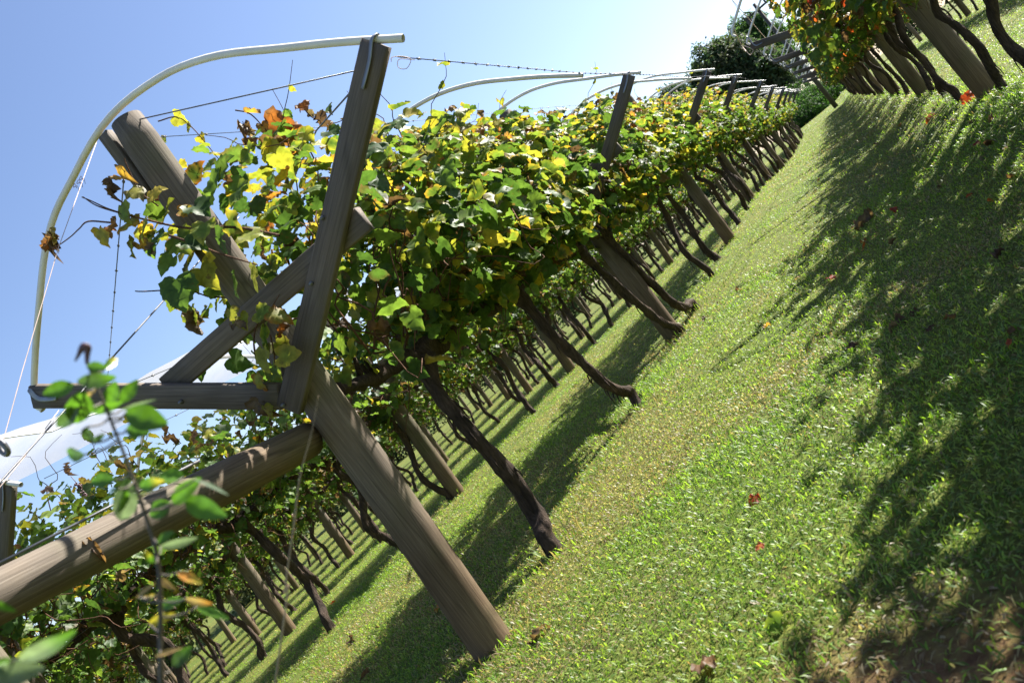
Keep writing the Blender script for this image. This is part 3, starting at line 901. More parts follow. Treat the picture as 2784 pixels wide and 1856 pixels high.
for i, yy in enumerate(row1_y):
    x = -2.42 + random.uniform(-.07, .07)
    g = 'grapevines of the row left of the lawn'
    tr = None
    sp = {0: 0, 1: 1, 2: 3, 3: 2}.get(i)
    if sp is not None:
        b, pts, ra, rb = SPEC[sp]; x, yy = b
        tm = trunk_mesh(pts, ra, rb, 200 + sp); tm.materials.append(M['bark'])
        cs = []
        for s in (-1, 1):
            c = cordon_mesh(np.array(pts[-1]), 300 + sp * 2 + (s > 0), s, .8); c.materials.append(M['bark']); cs.append(c)
        tr = (tm, cs)
    if i == 0: lab = 'thick brown grapevine trunk standing just beyond the braced end post'
    elif i == 1: lab = 'grapevine leaning back from a kinked foot between the first two left trellises'
    elif i == 2: lab = 'grapevine crossing in front of the second left trellis post at its foot'
    elif i == 3: lab = 'grapevine with foot stretched along the grass past the second left trellis'
    elif i < 14: lab = f'dark grapevine with yellowing leaves, {ORD[i]} trunk along the row left of the lawn'
    else:
        lab = 'small distant grapevine far down the row left of the lawn'; g = 'distant grapevines of the left row'
    vine(x, yy, 'one', i, i, lab, g, flip=(tr is None and i % 3 == 1), trunk=tr, shift=(.10, .38, 0) if i == 0 else (-.16, .55, -.02) if i == 2 else (0, 0, 0))
    if i == 1: SPEC[1] = None

# fill leaves near trellis 2 come from their neighbours; right row
y = 1.2; i = 0
right_y = []
while y < ROW_END:
    right_y.append(y); y += random.uniform(1.6, 1.9)
vis = 0
for i, yy in enumerate(right_y):
    x = ROW_X[0] + random.uniform(-.08, .08)
    g = 'grapevines of the row right of the lawn'
    if yy < 5: lab = f'grapevine of the right row beyond the picture edge, {ORD[i]} from the camera'
    elif vis < 12:
        lab = f'black-trunked grapevine with reddening leaves, {ORD[vis]} visible trunk of the right row'; vis += 1
    else:
        lab = 'small distant grapevine far down the row right of the lawn'; g = 'distant grapevines of the right row'
    vine(x, yy, 'right', i + 3, i, lab, g, flip=i % 2 == 1, zs=.94, shift=((-1 if i % 2 else 1) * (.26 if yy < 7 else 0), 0, 0))

for row in (-1, 2, 3, 4, 5, 6, 7, 8):
    y = {-1: 12, 2: 1.9, 3: 2.6, 4: 5.5, 5: 7, 6: 9.5, 7: 11, 8: 13}[row]; i = 0
    end = ROW_END if 0 < row < 4 else 44
    while y < end:
        x = ROW_X[row] + random.uniform(-.1, .1)
        nm = ROWNAME[row]
        g = f'grapevines of the {nm}'
        if row in (2, 3) and i < 14: lab = f'green-leaved grapevine with twisted trunk, {ORD[i]} along the {nm}'
        else: lab = f'slim dark grapevine deep in the {nm}'; g = f'deep grapevines of the {nm}'
        vine(x, y, 'right' if row < 0 else 'left', i + row * 2 + 2, i + row + 1, lab, g, flip=(i + row) % 2 == 1)
        y += random.uniform(1.4, 1.7) if 0 < row < 4 else random.uniform(1.8, 2.1); i += 1

# ------------------------------------------------------------------ end brace of the left row
mb = MB()
a, b = np.array([-2.50, 3.26, 1.24]), np.array([-2.56, 1.62, 1.37])
t = np.linspace(0, 1, 24)[:, None]
Pl = np.column_stack([0.006 * np.sin(t[:, 0] * 5), 0.004 * np.cos(t[:, 0] * 7), t[:, 0] * np.linalg.norm(b - a)])
mb.tube(Pl, .078 + .004 * np.sin(t[:, 0] * 4), 20, rough=.025, seed=4, freq=1.5)
o = mb.build('brace_log', M['post'], mtx=axis_mtx(a, b))
tag(o, 'thick round grey log bracing the end post from the left', 'brace log')
mb = MB(); zz = np.linspace(-.1, 1.55, 18)
mb.tube(np.column_stack([.01 * zz, 0 * zz, zz]), np.interp(zz, [-.1, 1.5], [.105, .095]), 20, rough=.02, seed=8, freq=1.2)
o = mb.build('end_post', M['post'], loc=(-2.57, 1.56, z_at(-2.57, 1.56)))
tag(o, 'round timber end post cut by the lower left picture corner', 'post')

# ------------------------------------------------------------------ wires
def wire_obj(name, pts, r, mat, label, barbs=0, cat='wire', sag=0.0, n=None):
    P = np.asarray(pts, float)
    if sag and len(P) == 2:
        tt = np.linspace(0, 1, 14)[:, None]; P = P[0] * (1 - tt) + P[1] * tt; P[:, 2] -= sag * 4 * tt[:, 0] * (1 - tt[:, 0])
    mb = MB(); mb.tube(P, r, 5)
    if barbs:
        seg = np.linalg.norm(np.diff(P, axis=0), axis=1); cum = np.concatenate([[0], np.cumsum(seg)])
        for s in np.arange(.2, min(cum[-1], 26), barbs):
            q = np.array([np.interp(s, cum, P[:, k]) for k in range(3)])
            for _ in range(2):
                d = rng.normal(0, 1, 3); d /= np.linalg.norm(d)
                mb.tube([q - d * .010, q + d * .010], r * .7, 4)
            mb.tube([q - (P[-1] - P[0]) / cum[-1] * .01, q + (P[-1] - P[0]) / cum[-1] * .01], r * 2.2, 5)
    return tag(mb.build(name, mat), label, cat)


def row_wire(row, dx, zh, y0, y1, r, name, label, barbs=0):
    ys_ = []
    y = y0
    while y < y1: ys_.append(y); y += PITCH / 2
    ys_.append(y1)
    pts = []
    for k, yy in enumerate(ys_):
        pts.append((ROW_X[row] + dx, yy, z_at(ROW_X[row], yy) + zh - (.02 if k % 2 else 0)))
    return wire_obj(name, pts, r, M['wire'], label, barbs)


row_wire(1, 1.33, 2.13, 3.31, ROW_END, .0022, 'barbed_wire', 'barbed wire along the right arm tips of the left row', .16)
row_wire(1, -1.12, 2.10, 3.31, ROW_END, .0022, 'barbed_wire', 'barbed wire along the left arm tips of the left row', .2)
row_wire(1, .16, 2.72, 3.31, ROW_END, .0018, 'top_wire', 'thin wire strung along the post tops of the left row', .3)
row_wire(1, .0, 1.33, 3.31, ROW_END, .0018, 'cordon_wire', 'thin wire carrying the vine arms of the left row')
row_wire(0, -1.36, 2.0, 14.3, ROW_END, .0018, 'barbed_wire', 'barbed wire along the left arm tips of the right row', .2)
row_wire(0, .0, 1.28, 3.0, ROW_END, .0018, 'cordon_wire', 'thin wire carrying the vine arms of the right row')
row_wire(2, 1.33, 2.13, 3.9, ROW_END, .0022, 'barbed_wire', 'barbed wire along the right arm tips of the film-covered row', .2)
row_wire(2, .0, 1.33, 1.0, ROW_END, .0018, 'cordon_wire', 'thin wire carrying the vine arms of the film-covered row')
Y1 = 3.29
ptop = on_plane(365, 328, 1, Y1)
wire_obj('stay_wire', [ptop, on_plane(978, 190, 1, Y1)], .003, M['wire'], 'straight wire from the big trellis post top to its right arm')
wire_obj('stay_wire', [on_plane(985, 215, 1, Y1 - .1), on_plane(860, 355, 1, Y1 + .5), on_plane(800, 480, 1, Y1 + .9)], .004, M['wire'], 'slack twisted wire dropping from the right arm into the leaves')
wire_obj('cross_wire', [on_plane(340, 445, 1, Y1), on_plane(293, 1023, 0, -6.02)], .0032, M['wire'], 'dark knotted wire from the big trellis to the film-covered row', .45)
g0 = on_plane(650, 590, 0, -2.6); g1 = on_plane(0, 1310, 0, -2.6)
gd = g1 - g0
wire_obj('guy_wire', [g0, g1, g1 + gd * .35], .0035, M['wire'], 'taut blue-grey wire slanting down behind the left arm')
wire_obj('twine', [on_plane(272, 360, 0, -2.55), on_plane(160, 670, 0, -2.6), on_plane(60, 1010, 0, -2.6), on_plane(8, 1200, 0, -2.6), on_plane(-40, 1330, 0, -2.6)], .0016, M['twine'], 'pale pink twine hanging outside the cream hoop')
wire_obj('twine', [on_plane(160, 1115, 1, Y1), on_plane(60, 1250, 0, -3.2), on_plane(-30, 1360, 0, -3.0)], .0018, M['twine'], 'short pink twine tied at the left arm tip')
w0 = on_plane(390, 1330, 0, -2.42); w1 = on_plane(-10, 1535, 0, -2.42)
wire_obj('brace_wire', [w0 + (w0 - w1) * .5, w0, w1], .005, M['wire'], 'doubled wire running just above the brace log')
# turnbuckle at the left edge
tb = at_depth(6, 1215, 2.1)
e = empty('wire_strainer', tb); tag(e, 'dark wire strainer hanging at the left picture edge', 'strainer')
mb = MB(); th = np.linspace(0, 2 * math.pi, 17)
mb.tube([np.array([math.cos(k) * .010, 0, math.sin(k) * .02]) for k in th], .007, 6, cap=False)
mb.build('ring', M['wire'], e)
mb = MB(); mb.tube([(0, 0, .04), (.012, 0, .09), (.02, .0, .14)], [.008, .006, .003], 6); mb.tube([(.018, 0, .12), (.022, 0, .15)], .009, 6)
mb.build('hook', M['wire'], e)
# curly wire ends
p0 = on_plane(1062, 170, 1, Y1 - .05)
cur = [p0 + RT * (0.005) + UP * 0, p0 + RT * .03 + UP * .02, p0 + RT * .09 + UP * -.02, p0 + RT * .12 - UP * .07, p0 + RT * .06 - UP * .10, p0 + RT * .02 - UP * .06, p0 + RT * .06 - UP * .02, p0 + RT * .14 - UP * .09]
cur = [p0 + (k - p0) * .55 for k in cur]
wire_obj('wire_tail', spline(cur, 40), .0015, M['twine'], 'curled pale wire tail at the tip of the right arm')
q0 = on_plane(2029, 130, 1, 14.2)
cur = [q0 + np.array([.1, -2.2, .1]), q0 + np.array([.0, -1.2, -.1]), q0 + np.array([-.02, -.3, -.05]), q0 + np.array([-.03, -.04, .06]), q0 + np.array([.03, -.06, -.02]), q0 + np.array([.05, -.06, -.1]), q0 + np.array([-.02, -.05, -.12]), q0 + np.array([-.03, -.05, -.02])]
wire_obj('wire_tail', spline(cur, 40), .005, M['twine'], 'looped pale cord hanging at the first right-row hoop')
q1 = on_plane(1990, 0, 1, 14.0); q2 = on_plane(2108, 135, 1, 19.6)
wire_obj('tie_cord', [q1 + (q1 - q2) * .4, q1, q2], .005, M['twine'], 'pale cord slanting across the hoops of the right row')

# ------------------------------------------------------------------ plastic film over the second row
xs_ = []
mbv = []; nyf = 90; nxf = 16
yf = np.linspace(3.72, 26, nyf)
u = np.linspace(0, 1, nxf)
hp = np.column_stack([HOOP[:, 0], HOOP[:, 1]])
hx = np.linspace(-.55, .92, nxf)
hz = np.interp(hx, HOOP[:, 0], HOOP[:, 1])
V = []
for j, yy in enumerate(yf):
    ph = ((yy - 3.9) / (PITCH / 2)) % 1.0
    sag = math.sin(ph * math.pi) ** 1.2
    hem = .10 * math.sin(yy * 1.9) + .06 * math.sin(yy * 5.1 + 1)
    for k in range(nxf):
        tt = u[k]
        x = hx[k] + (hem * tt if tt > .5 else 0) * tt
        z = hz[k] + .022 - sag * .055 * (1 + tt) + .012 * math.sin(yy * 9 + k) * tt
        V.append((ROW_X[2] + .03 + x, yy, z + z_at(ROW_X[2], yy)))
V = np.array(V)
ii = (np.arange(nyf - 1)[:, None] * nxf + np.arange(nxf - 1)[None, :]).reshape(-1)
me = mesh_np('film', V, [np.stack([ii, ii + 1, ii + nxf + 1, ii + nxf], -1)])
e = put('plastic_film', me, M['film'])
tag(e, 'milky plastic film sheet draped over the hoops of the second row', 'film')
mb = MB(); mb.tube(V.reshape(nyf, nxf, 3)[:, -1] + np.array([0, 0, -.004]), .006, 6)
mb.build('hem', plain_mat('film_hem', (.74, .73, .70), .5, 0, .08, 5), e)

# ------------------------------------------------------------------ hand placed canes and leaves at the near end of the left row
class EachTube:
    def __init__(s): s.all = []

    def tube(s, *a, **k):
        m_ = MB(); m_.tube(*a, **k); s.all.append(m_)


Lf = Leaves(); cn = EachTube()
Yp = 3.08


def pl(X, Y, y=Yp): return on_plane(X, Y, 1, y)


def cane_px(pts, r0=.006, r1=.0025, y=Yp):
    P = spline([pl(X, Y, y) for X, Y in pts], len(pts) * 7)
    cn.tube(P, np.linspace(r0, r1, len(P)), 6, cap=False)


cane_px([(760, 640), (640, 618), (510, 620), (400, 598), (330, 580), (265, 560), (225, 535)])
cane_px([(330, 580), (290, 566), (245, 545), (222, 536)], .004, .002)
cane_px([(300, 605), (240, 602), (215, 622), (190, 645), (150, 672), (120, 680)], .004, .0018)
cane_px([(460, 640), (520, 660), (600, 690), (700, 720)], .006, .003)
cane_px([(430, 560), (380, 520), (345, 450), (338, 430)], .004, .002)
cane_px([(700, 990), (690, 930), (700, 880), (735, 840), (760, 800)], .005, .002)
cane_px([(735, 910), (745, 960), (748, 1000)], .004, .002)
for X, Y in [(225, 510), (232, 500), (215, 520), (160, 690)]:
    q = pl(X, Y); cn.tube(spline([q, q + np.array([.01, 0, .02]), q + np.array([-.012, 0, .03]), q + np.array([.008, 0, .035]), q + np.array([0, 0, .015])], 14), .0013, 4, cap=False)
hand = [  # px, py, size, kind, tip direction (image-space right, up of the real world)
    (325, 478, .11, 'o', (.3, -1)), (300, 485, .07, 'b', (-.5, -1)), (312, 520, .07, 'b', (0, -1)), (360, 512, .10, 'yo', (.6, -.6)), (405, 535, .09, 'y', (.8, -.4)),
    (430, 540, .08, 'o', (.4, -.9)), (330, 560, .10, 'gy', (-.2, -1)), (360, 590, .12, 'yo', (-.4, -1)), (395, 600, .11, 'y', (.2, -1)), (310, 600, .09, 'o', (-.3, -1)),
    (455, 575, .10, 'y', (.7, -.5)), (490, 575, .08, 'yo', (.6, -.3)), (270, 625, .10, 'yo', (-.6, -1)), (283, 630, .07, 'o', (0, -1)), (355, 655, .10, 'yo', (-.4, -1)),
    (378, 660, .08, 'o', (0, -1)), (400, 668, .06, 'b', (0.1, -1)), (150, 630, .10, 'yo', (-.6, -.8)), (160, 655, .10, 'b', (-.4, -1)), (140, 650, .08, 'o', (-1, -.5)),
    (430, 640, .13, 'g', (-.1, -1)), (480, 640, .15, 'gy', (.1, -1)), (505, 660, .12, 'g', (.4, -1)), (520, 690, .17, 'gy', (-.3, -1)), (480, 760, .16, 'g', (-.5, -.9)),
    (545, 730, .15, 'y', (.4, -1)), (560, 690, .10, 'y', (.6, -.6)), (470, 700, .11, 'g', (-.7, -.6)), (590, 640, .12, 'g', (.3, -1)), (620, 600, .13, 'gy', (.4, -.7)),
    (560, 610, .12, 'gy', (-.3, -1)), (530, 560, .13, 'g', (.2, -1)), (580, 520, .14, 'g', (.6, -.6)), (640, 520, .14, 'gy', (.4, -.7)), (600, 470, .12, 'g', (.7, -.5)),
    (660, 640, .13, 'y', (.4, -.8)), (690, 720, .13, 'y', (-.2, -1)), (730, 720, .10, 'gy', (.4, -1)), (640, 750, .12, 'g', (-.4, -1)), 
     (625, 840, .07, 'yo', (-.2, -1)), (700, 850, .10, 'gy', (.5, -.6)),
    (735, 850, .11, 'yo', (.7, -.4)), (720, 890, .13, 'gy', (-.2, -1)), (750, 930, .12, 'yo', (.5, -.7)), (720, 950, .12, 'y', (-.3, -1)), (760, 970, .11, 'y', (.7, -.5)),
    (740, 1000, .09, 'gy', (.2, -1)), (700, 1020, .09, 'yo', (-.2, -1)), (765, 905, .09, 'o', (.8, -.3)), (690, 1090, .10, 'b', (.0, -1)), (720, 1100, .09, 'b', (.3, -1)), (640, 880, .07, 'b', (0, -1)), (652, 860, .09, 'y', (.1, -1)),
    (720, 1105, .07, 'y', (-.2, -1)), 
]
for X, Y, s, k, (tx, tz) in hand:
    q = pl(X, Y, Yp + rng.uniform(-.06, .10))
    Lf.add(q, np.array([rng.normal(0, .5), -.75 + rng.normal(0, .4), .55 + rng.normal(0, .35)]), np.array([tx, rng.normal(0, .4), tz]), s * .88, k)
# small pale leaves and dry bits on the shoots above the canopy
for (pts, ks) in (([(430, 330), (480, 318), (520, 345), (560, 390), (600, 440)], 'y'), ([(640, 300), (680, 310), (720, 350), (760, 400), (820, 435)], 'o'), ([(660, 440), (668, 370), (660, 330)], 'b'), ([(820, 285), (850, 320), (905, 335), (945, 320)], 'b')):
    P = spline([pl(X, Y, 4.1) for X, Y in pts], 24); cn.tube(P, np.linspace(.004, .002, 24), 5, cap=False)
    for q in P[5::5]:
        Lf.add(q, rng.normal(0, .6, 3), np.array([rng.normal(0, .6), 0, -1]), rng.uniform(.04, .09), ks)
for X, Y, s, k in [(730, 335, .17, 'o'), (775, 365, .13, 'o'), (650, 425, .09, 'b'), (1075, 340, .16, 'yo'), (1155, 350, .2, 'y'), (1180, 320, .2, 'y'), (1200, 345, .19, 'yo'), (810, 380, .17, 'y'), (830, 400, .16, 'y'), (1310, 310, .16, 'b'), (1380, 350, .15, 'b'), (1420, 320, .14, 'o'), (1350, 360, .15, 'y'), (1240, 330, .15, 'gy')]:
    q = on_plane(X, Y, 0, -2.15); Lf.add(q, rng.normal(0, .5, 3) + np.array([.3, -.5, .4]), np.array([rng.normal(0, .6), 0, -1]), s, k)
v1 = [o for o in bpy.data.objects if o.get('label', '').startswith('thick brown grapevine')][0]
inv = v1.matrix_world.inverted()
off = Matrix.Translation(-Vector(v1.location))
o = put('foliage', Lf.mesh('foliage'), M['leaf'], v1, mtx=off)
for m_ in cn.all: put('cane', m_.mesh('cane'), M['cane'], v1, mtx=off)
# extra canopy around the first two frames (belongs to the first and second vine)
for k, (vy, dy) in enumerate(((6.62, .45), (6.62, -1.0))):
    host = [o for o in bpy.data.objects if o.name.startswith('grapevine') and abs(o.location.y - vy) < .01 and abs(o.location.x + 2.41) < .12][0]
    fm, cm = FOL['one'][(k + 2) % 5]
    put('foliage', fm, None, host, loc=(0, dy, 0)); put('canes', cm, None, host, loc=(0, dy, 0))['kind'] = 'stuff'

# shrivelled grapes left hanging in the film-covered row and near the big post
def grapes(pos, label):
    mb = MB()
    for i in range(26):
        a = rng.normal(0, 1, 3); t = rng.random()
        q = np.array([a[0] * .016 * (1 - t * .6), a[1] * .016 * (1 - t * .6), -.01 - t * .11]); r_ = rng.uniform(.006, .0095)
        mb.tube([q + np.array([0, 0, r_ * k]) for k in (-.95, -.6, 0, .6, .95)], [r_ * .3, r_ * .8, r_, r_ * .8, r_ * .3], 7)
    mb.tube([(0, 0, .05), (0, .003, 0), (0, 0, -.08)], .0025, 5)
    e = mb.build('grape_bunch', M['grape'], loc=pos); tag(e, label, 'grapes')


grapes(on_plane(500, 1408, 0, -5.6), 'shrivelled reddish grape bunch below the brace log')
grapes(on_plane(205, 1310, 0, -5.0), 'dark shrivelled grape bunch under the film near the pipe end')

# ------------------------------------------------------------------ foreground weed
GW = [(0.075, 0.16, 0.02), (0.10, 0.19, 0.03), (0.06, 0.12, 0.025)]


class Blades:
    def __init__(s): s.v = []; s.f = []; s.c = []; s.n = 0

    def leaf(s, a, b, w, nrm, c0, c1=None, spots=0.0):
        a, b = np.asarray(a), np.asarray(b); ax = b - a; Ln = np.linalg.norm(ax); ax /= Ln
        nrm = nrm - ax * (nrm @ ax); nrm /= np.linalg.norm(nrm); sd = np.cross(ax, nrm)
        K = 12; c1 = c0 if c1 is None else c1
        for i in range(K + 1):
            t = i / K
            ww = w * .5 * max(.03, math.sin(math.pi * min(1, t * .92 + .04)) ** .8 * (1 - .25 * t))
            ctr = a + ax * Ln * t - nrm * Ln * .14 * t * t
            for j, q in enumerate((-1, -.5, 0, .5, 1)):
                s.v.append(ctr + sd * ww * q + nrm * ww * .35 * abs(q) + nrm * ww * .06 * math.sin(t * 17 + j))
                k = np.clip((t - .45) * 2.4, 0, 1)
                c = np.asarray(c0) * (1 - k) + np.asarray(c1) * k
                if j == 2: c = c * 1.35
                c = c * (1 + rng.uniform(-.12, .12)); s.c.append((*c, 1))
        for i in range(K):
            for j in range(4):
                o = s.n + i * 5 + j; s.f.append((o, o + 1, o + 6, o + 5))
        s.n += (K + 1) * 5

    def mesh(s, name): return mesh_np(name, np.array(s.v), [np.array(s.f)], np.array(s.c))


def weed(name, stem_px, depth, leaves, label, foot):
    S = [at_depth(X, Y, depth) for X, Y in stem_px]
    dn = S[-1] - S[-2]; k = (S[-1][2] - .0) / -dn[2]
    foot = S[-1] + dn * k; foot[2] = z_at(foot[0], foot[1]) - .01
    S = S + [S[-1] + dn * k * .5, foot]
    e = empty(name, Vector(foot)); tag(e, label, 'weed')
    off = Matrix.Translation(-Vector(foot))
    mb = MB(); P = spline(S, 60)
    mb.tube(P, np.linspace(.0014, .0032, 60), 7)
    bl = Blades()
    for (bx, by, tx, ty, w, c0, c1) in leaves:
        dd = depth + rng.uniform(-.05, .05); d2 = dd + rng.uniform(-.03, .03)
        a, b = at_depth(bx, by, dd), at_depth(tx, ty, d2)
        j = int(np.argmin(np.linalg.norm(P - a, axis=1) + np.where(P[:, 2] > a[2] + .02, .1, 0)))
        if np.linalg.norm(P[j] - a) > .004:
            mb.tube(spline([P[j], (P[j] + a) / 2 - np.array([0, 0, .003]), a], 8), .0012, 5)
        view = CAM - a; view /= np.linalg.norm(view)
        bl.leaf(a, b, 1.5 * w * depth / F, view + rng.normal(0, .28, 3), c0, c1)
    put('stem', mb.mesh('stem'), M['stem'], e, mtx=off)
    put('foliage', bl.mesh('foliage'), M['weedleaf'], e, mtx=off)
    return e


g, dg, ye, orr, pa, tan = (.085, .19, .02), (.045, .085, .03), (.5, .40, .04), (.45, .20, .04), (.16, .21, .14), (.36, .24, .10)
wl = [(200, 1047, 116, 1070, 34, g, g), (238, 996, 288, 999, 22, g, g), (284, 1004, 322, 967, 20, g, ye), (212, 1037, 310, 1029, 32, dg, g), (262, 1056, 220, 1091, 9, tan, orr), (298, 1097, 312, 1040, 32, g, g), (328, 1094, 374, 1033, 28, g, g),
      (222, 1062, 205, 1160, 52, g, g), (210, 1108, 148, 1172, 30, dg, dg), (241, 1115, 322, 1103, 26, g, g), (342, 1122, 452, 1152, 52, g, g), (346, 1123, 416, 1119, 16, ye, ye), (328, 1115, 416, 1086, 9, pa, pa), (238, 1160, 248, 1210, 32, dg, dg), (250, 1205, 282, 1180, 14, dg, dg),
      (229, 1236, 173, 1232, 32, dg, g), (345, 1166, 394, 1176, 28, g, g), (312, 1304, 239, 1307, 32, g, g), (334, 1412, 345, 1308, 48, pa, dg), (318, 1330, 282, 1352, 22, g, g), (340, 1330, 330, 1400, 26, g, g), (382, 1323, 435, 1309, 28, g, ye), (500, 1298, 428, 1289, 36, g, g), (471, 1366, 534, 1305, 36, g, g),
      (532, 1304, 626, 1337, 12, pa, pa), (506, 1360, 602, 1402, 44, g, g), (465, 1369, 402, 1402, 40, g, g), (430, 1475, 470, 1443, 20, g, g), (436, 1485, 537, 1466, 22, pa, pa), (484, 1556, 543, 1580, 20, orr, ye), (372, 1625, 412, 1586, 9, tan, tan), (386, 1628, 426, 1617, 11, tan, ye),
      (439, 1652, 489, 1627, 26, g, g), (506, 1627, 572, 1644, 16, tan, orr), (536, 1650, 613, 1676, 18, g, g), (405, 1695, 473, 1667, 22, ye, ye), (423, 1784, 491, 1756, 11, tan, tan), (472, 1810, 516, 1759, 32, dg, g), (432, 1570, 470, 1600, 12, tan, tan), (420, 1530, 395, 1500, 14, g, ye)]
stem = [(236, 985), (262, 1050), (292, 1120), (320, 1190), (362, 1300), (395, 1400), (418, 1470), (432, 1550), (436, 1640), (436, 1760), (438, 1856)]
pb = at_depth(438, 1856, .98)
we = weed('tall_weed', stem, .98, wl, 'blurred tall weed stem with oval green and yellow leaves before the log', np.array([pb[0] - .02, pb[1] + .03, z_at(pb[0], pb[1]) - .01]))
# wilted dark tip
mb = MB(); tp_ = [at_depth(X, Y, .98) for X, Y in [(236, 990), (237, 962), (238, 945), (228, 942), (218, 955), (204, 982)]]
mb.tube(spline(tp_, 24), np.concatenate([np.linspace(.002, .0052, 12), np.linspace(.005, .0008, 12)]), 7, rough=.3, seed=3, freq=60)
o = mb.build('wilted_tip', M['grape'], we, mtx=Matrix.Translation(-we.location))
wl2 = [(55, 1791, 185, 1735, 36, pa, g), (40, 1797, -20, 1802, 20, g, g), (-60, 1852, 120, 1815, 48, pa, pa), (-50, 1630, 48, 1661, 18, g, g), (30, 1800, 66, 1786, 16, g, g)]
pb = at_depth(-40, 1900, .8)
weed('tall_weed', [(-50, 1600), (-40, 1700), (-36, 1790), (-40, 1900)], .8, wl2, 'weed sprig with shiny pale leaves in the lower left corner', np.array([pb[0] - .02, pb[1] + .05, z_at(pb[0], pb[1]) - .01]))
# dry grass stalk
S = [at_depth(X, Y, 1.25) for X, Y in [(866, 1075), (846, 1180), (815, 1300), (800, 1420), (775, 1600), (748, 1856)]]
dn = (S[-1] - S[0]); ft = S[-1] + dn * (S[-1][2] / -dn[2])
mb = MB(); P = spline(S + [ft], 50); mb.tube(P, np.concatenate([np.linspace(.0003, .0011, 18), np.linspace(.0011, .0014, 32)]), 6)
tag(mb.build('dry_grass_stalk', M['straw']), 'single thin dry grass stalk crossing before the leaning left trunks', 'grass stalk')

# curled dry leaf caught on the log
q = on_plane(236, 1480, 0, -2.50)
l = Leaves(); l.add(np.zeros(3), np.array([.9, -.5, .1]), np.array([.25, 0, -1.0]), .085, 'b')
tag(put('dry_leaf', l.mesh('dry_leaf'), M['leaf'], loc=q), 'curled dry brown leaf hanging against the brace log', 'dry leaf')

# ------------------------------------------------------------------ fallen leaves
fallen = [(2222, 235, .12, 'r', 'large dark red leaf standing in the grass beside the right posts'), (2135, 258, .11, 'r', 'small dark red leaf below the near right posts'), (2000, 500, .17, 'b', 'curled brown leaf lying in the wide lawn shade'),
          (1733, 1140, .055, 'r', 'bright red leaf on the sunny lawn at centre right'), (805, 1470, .10, 'b', 'curled brown leaf on the grass left of the big post'), (1795, 1420, .055, 'gy', 'yellow-green leaf standing in the lower right lawn'),
          (1610, 1530, .07, 'b', 'brown leaf at the lower edge of the lawn'), (1220, 1470, .09, 'b', 'brown leaf lying in grass right of the big post'), (1010, 1395, .07, 'o', 'orange leaf on the grass between the left posts')]
small = [(1880, 410), (1940, 860), (1200, 880), (1130, 800), (1250, 910), (1395, 725), (1750, 1250), (1985, 555), (2240, 315), (2300, 330), (2060, 480), (1560, 660), (1690, 665), (870, 1440), (760, 1380), (845, 1545), (1540, 600), (2050, 560), (1905, 640), (2160, 430), (990, 1050), (1950, 800)] + [(float(a), float(b)) for a, b in zip(rng.uniform(1500, 2330, 40), rng.uniform(250, 800, 40)) if (b > 1500 - (a - 1180) * 1.62 - 60) and b > 260]
for X, Y, s, k, lab in fallen + [(X, Y, None, None, None) for X, Y in small]:
    q = on_plane(X * 1.18367, Y * 1.18367, 2, 0.0)
    q = CAM + (q - CAM) * ((1.0 - z_at(q[0], q[1]) - .02) / 1.0)
    l = Leaves(); kk = k or str(rng.choice(['r', 'b', 'b', 'b', 'o']))
    l.add(np.zeros(3), np.array([.3, -1.0, .25]) if (lab and 'standing' in lab) else np.array([rng.normal(0, .5), rng.normal(-.3, .4), 1.0]), np.array([rng.normal(), rng.normal(), .15]), s or rng.uniform(.03, .07) * (1 if q[1] > 4 else .6), kk)
    o = put('fallen_leaf', l.mesh('fallen_leaf'), M['leaf'], loc=(q[0], q[1], z_at(q[0], q[1]) + .022))
    tag(o, lab or 'tiny dry vine leaf fleck lying scattered on the mown lawn', 'fallen leaf', 'fallen vine leaves' if lab else 'tiny fallen leaf flecks')

